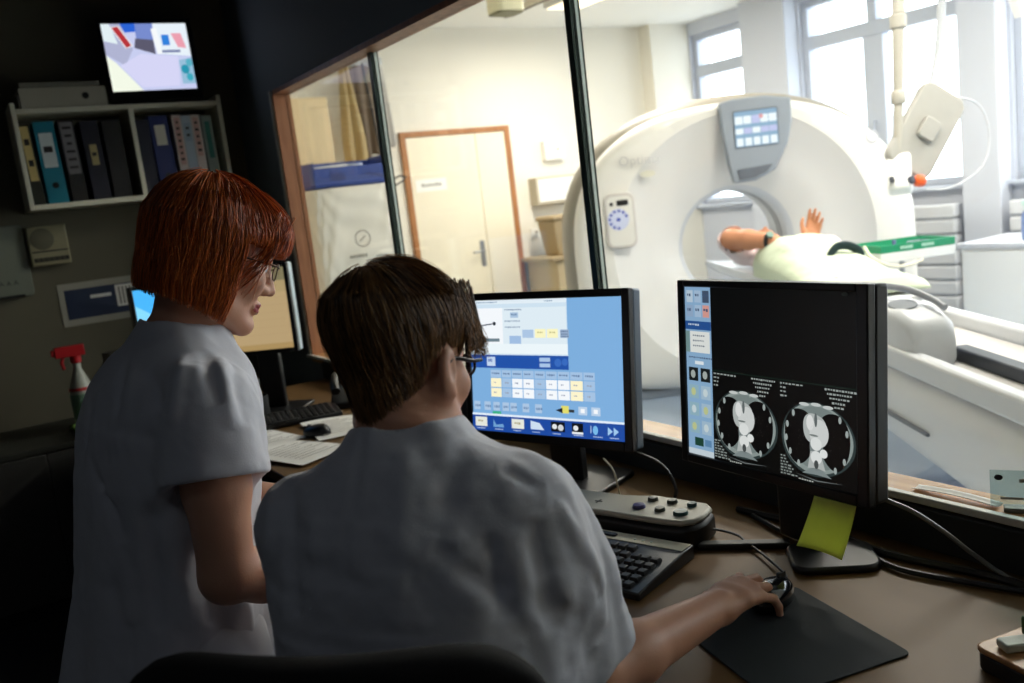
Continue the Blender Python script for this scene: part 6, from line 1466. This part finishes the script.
tag(pmesh('blanket', v, q, mat('blanket_pale', (206, 217, 192), .85, var=.03, bump=.3, bscale=120), None), 'pale green white blanket covering the legs of the patient on the table', 'blanket')
pl = MB()
def pil(u, v_):
    a = 2 * PI * u; t = (v_ - .5) * PI; r = abs(math.cos(t)) ** .5; x = .17 * r * math.copysign(abs(math.cos(a)) ** .5, math.cos(a)); y = .12 * r * math.copysign(abs(math.sin(a)) ** .5, math.sin(a)); return tuple(gw(x, .38 + y, .893 + .022 * math.sin(t)))
pl.grid(pil, 32, 14, closeu=True); tag(pl.build('head_pillow', mat('pillow_grey', (204, 206, 210), .8), None, smooth=80), 'flat grey pillow under the head of the patient inside the bore', 'pillow')

# ------------------------------------------------------------------ office chair of the seated person
ch = thing('office_chair', 'black office chair with curved backrest carrying the seated person', 'chair', (.372, .935, 0), R_(-42))
M_fab = mat('chair_fabric', (20, 19, 18), .9, var=.15, bump=.4, bscale=500); M_cpl = mat('chair_plastic', (16, 16, 17), .45)
mb = MB(); mb.prism(rrect(.50, .48, .10, 6, 0, .06), .40, .452); mb.build('seat', M_fab, ch, bevel=.02, seg=3)
mb = MB()
def bk(u, v_, off=0.0):
    x = (u - .5) * (.415 + .02 * math.sin(v_ * PI)); z = .54 + .525 * v_ - .05 * abs(2 * u - 1) ** 7 * v_
    y = -.205 - .03 * v_ + .05 * (2 * u - 1) ** 2 - .015 * math.sin(v_ * PI); return (x, y + off, z)
mb.grid(bk, 28, 20); mb.build('backrest', M_fab, ch, solid=.045, bevel=0, smooth=80, sub=1)
mb = MB(); mb.tube(spline([(0, -.05, .385), (0, -.22, .38), (0, -.275, .45), (0, -.27, .62)], 16), .022, 10, flat=.6); mb.build('back_support', M_cpl, ch)
mb = MB(); mb.lathe([(.03, .12), (.03, .26), (.024, .26), (.024, .39)], 18); mb.box(-.10, .10, -.08, .12, .375, .40); mb.build('gas_column', M_cpl, ch)
for k in range(5):
    a = 2 * PI * k / 5 + .3; mb = MB(); mb.tube([(.02 * math.cos(a), .02 * math.sin(a), .125), (.30 * math.cos(a), .30 * math.sin(a), .085)], [.03, .018], 8); lg = mb.build('leg', M_cpl, ch)
    for sgn in (-1, 1):
        mb = MB(); mb.lathe([(.022, -.008), (.027, -.004), (.027, .004), (.022, .008)], 14, 0, xf((.30 * math.cos(a) - sgn * .014 * math.sin(a), .30 * math.sin(a) + sgn * .014 * math.cos(a), .028), (PI / 2, 0, a))); mb.build('caster', M_dark, lg)
# ================================================================== CAMERA
cd = bpy.data.cameras.new('camera'); cam = bpy.data.objects.new('camera', cd); COL.objects.link(cam)
cd.sensor_width = 36.0; cd.sensor_fit = 'HORIZONTAL'; cd.lens = 900.0 / 1024 * 36
p, r, y = R_(9.0), R_(-6.85), R_(31.85)
fw = Vector((math.sin(y) * math.cos(p), math.cos(y) * math.cos(p), -math.sin(p)))
rt = Vector((math.cos(y), -math.sin(y), 0)); up = rt.cross(fw)
rt2 = rt * math.cos(r) + up * math.sin(r); up2 = up * math.cos(r) - rt * math.sin(r)
m3 = Matrix((rt2, up2, -fw)).transposed()
cam.matrix_world = Matrix.Translation((0, 0, 1.45)) @ m3.to_4x4()
cd.clip_start = .02; cd.dof.use_dof = True; cd.dof.focus_distance = 1.55; cd.dof.aperture_fstop = 4.5
SC.camera = cam
# ================================================================== LIGHT
w = bpy.data.worlds.new('sky'); SC.world = w; w.use_nodes = True
bg = w.node_tree.nodes['Background']
wt = w.node_tree; tc = wt.nodes.new('ShaderNodeTexCoord'); sp = wt.nodes.new('ShaderNodeSeparateXYZ'); rp = wt.nodes.new('ShaderNodeValToRGB')
wt.links.new(tc.outputs['Generated'], sp.inputs[0]); wt.links.new(sp.outputs['Z'], rp.inputs[0])
rp.color_ramp.elements[0].position = 0.0; rp.color_ramp.elements[0].color = (.75, .80, .86, 1)
rp.color_ramp.elements[1].position = 0.5; rp.color_ramp.elements[1].color = (.86, .93, 1.0, 1)
wt.links.new(rp.outputs[0], bg.inputs[0]); bg.inputs[1].default_value = 7.0
for i, (y0, y1) in enumerate(WINS):
    l = bpy.data.lights.new('daylight_portal', 'AREA'); l.shape = 'RECTANGLE'; l.size = y1 - y0; l.size_y = OZ1 - OZ0
    l.cycles.is_portal = True
    o = bpy.data.objects.new('daylight_portal', l); COL.objects.link(o); o.location = (6.7, (y0 + y1) / 2, (OZ0 + OZ1) / 2)
    o.rotation_euler = (0, PI / 2, 0); l.size, l.size_y = l.size_y, l.size
def area(name, loc, size, power, col, rot=(0, 0, 0)):
    l = bpy.data.lights.new(name, 'AREA'); l.shape = 'RECTANGLE'; l.size, l.size_y = size; l.energy = power; l.color = col
    o = bpy.data.objects.new(name, l); COL.objects.link(o); o.location = loc; o.rotation_euler = rot
    return o
for (x, y) in LAMPS: area('ceiling_lamp_light', (x, y, 2.80), (.28, 1.15), 68, (1, .94, .85))
area('control_fill_light', (-.25, .15, 2.52), (.3, .3), CTRL_FILL, (.86, .93, 1.0))  # added fill without a fixture, brightens the coat backs from above and behind
SC.view_settings.view_transform = 'Standard'; SC.view_settings.look = 'None'; SC.view_settings.gamma = 1.0; SC.view_settings.use_curve_mapping = False
SC.view_settings.exposure = 0.0
SC.cycles.use_denoising = True; SC.cycles.max_bounces = 10; SC.cycles.diffuse_bounces = 6; SC.cycles.transparent_max_bounces = 12; SC.cycles.caustics_reflective = False; SC.cycles.caustics_refractive = False
SC.cycles.sample_clamp_indirect = 8.0
SC.cycles.use_fast_gi = False
bpy.context.view_layer.update()
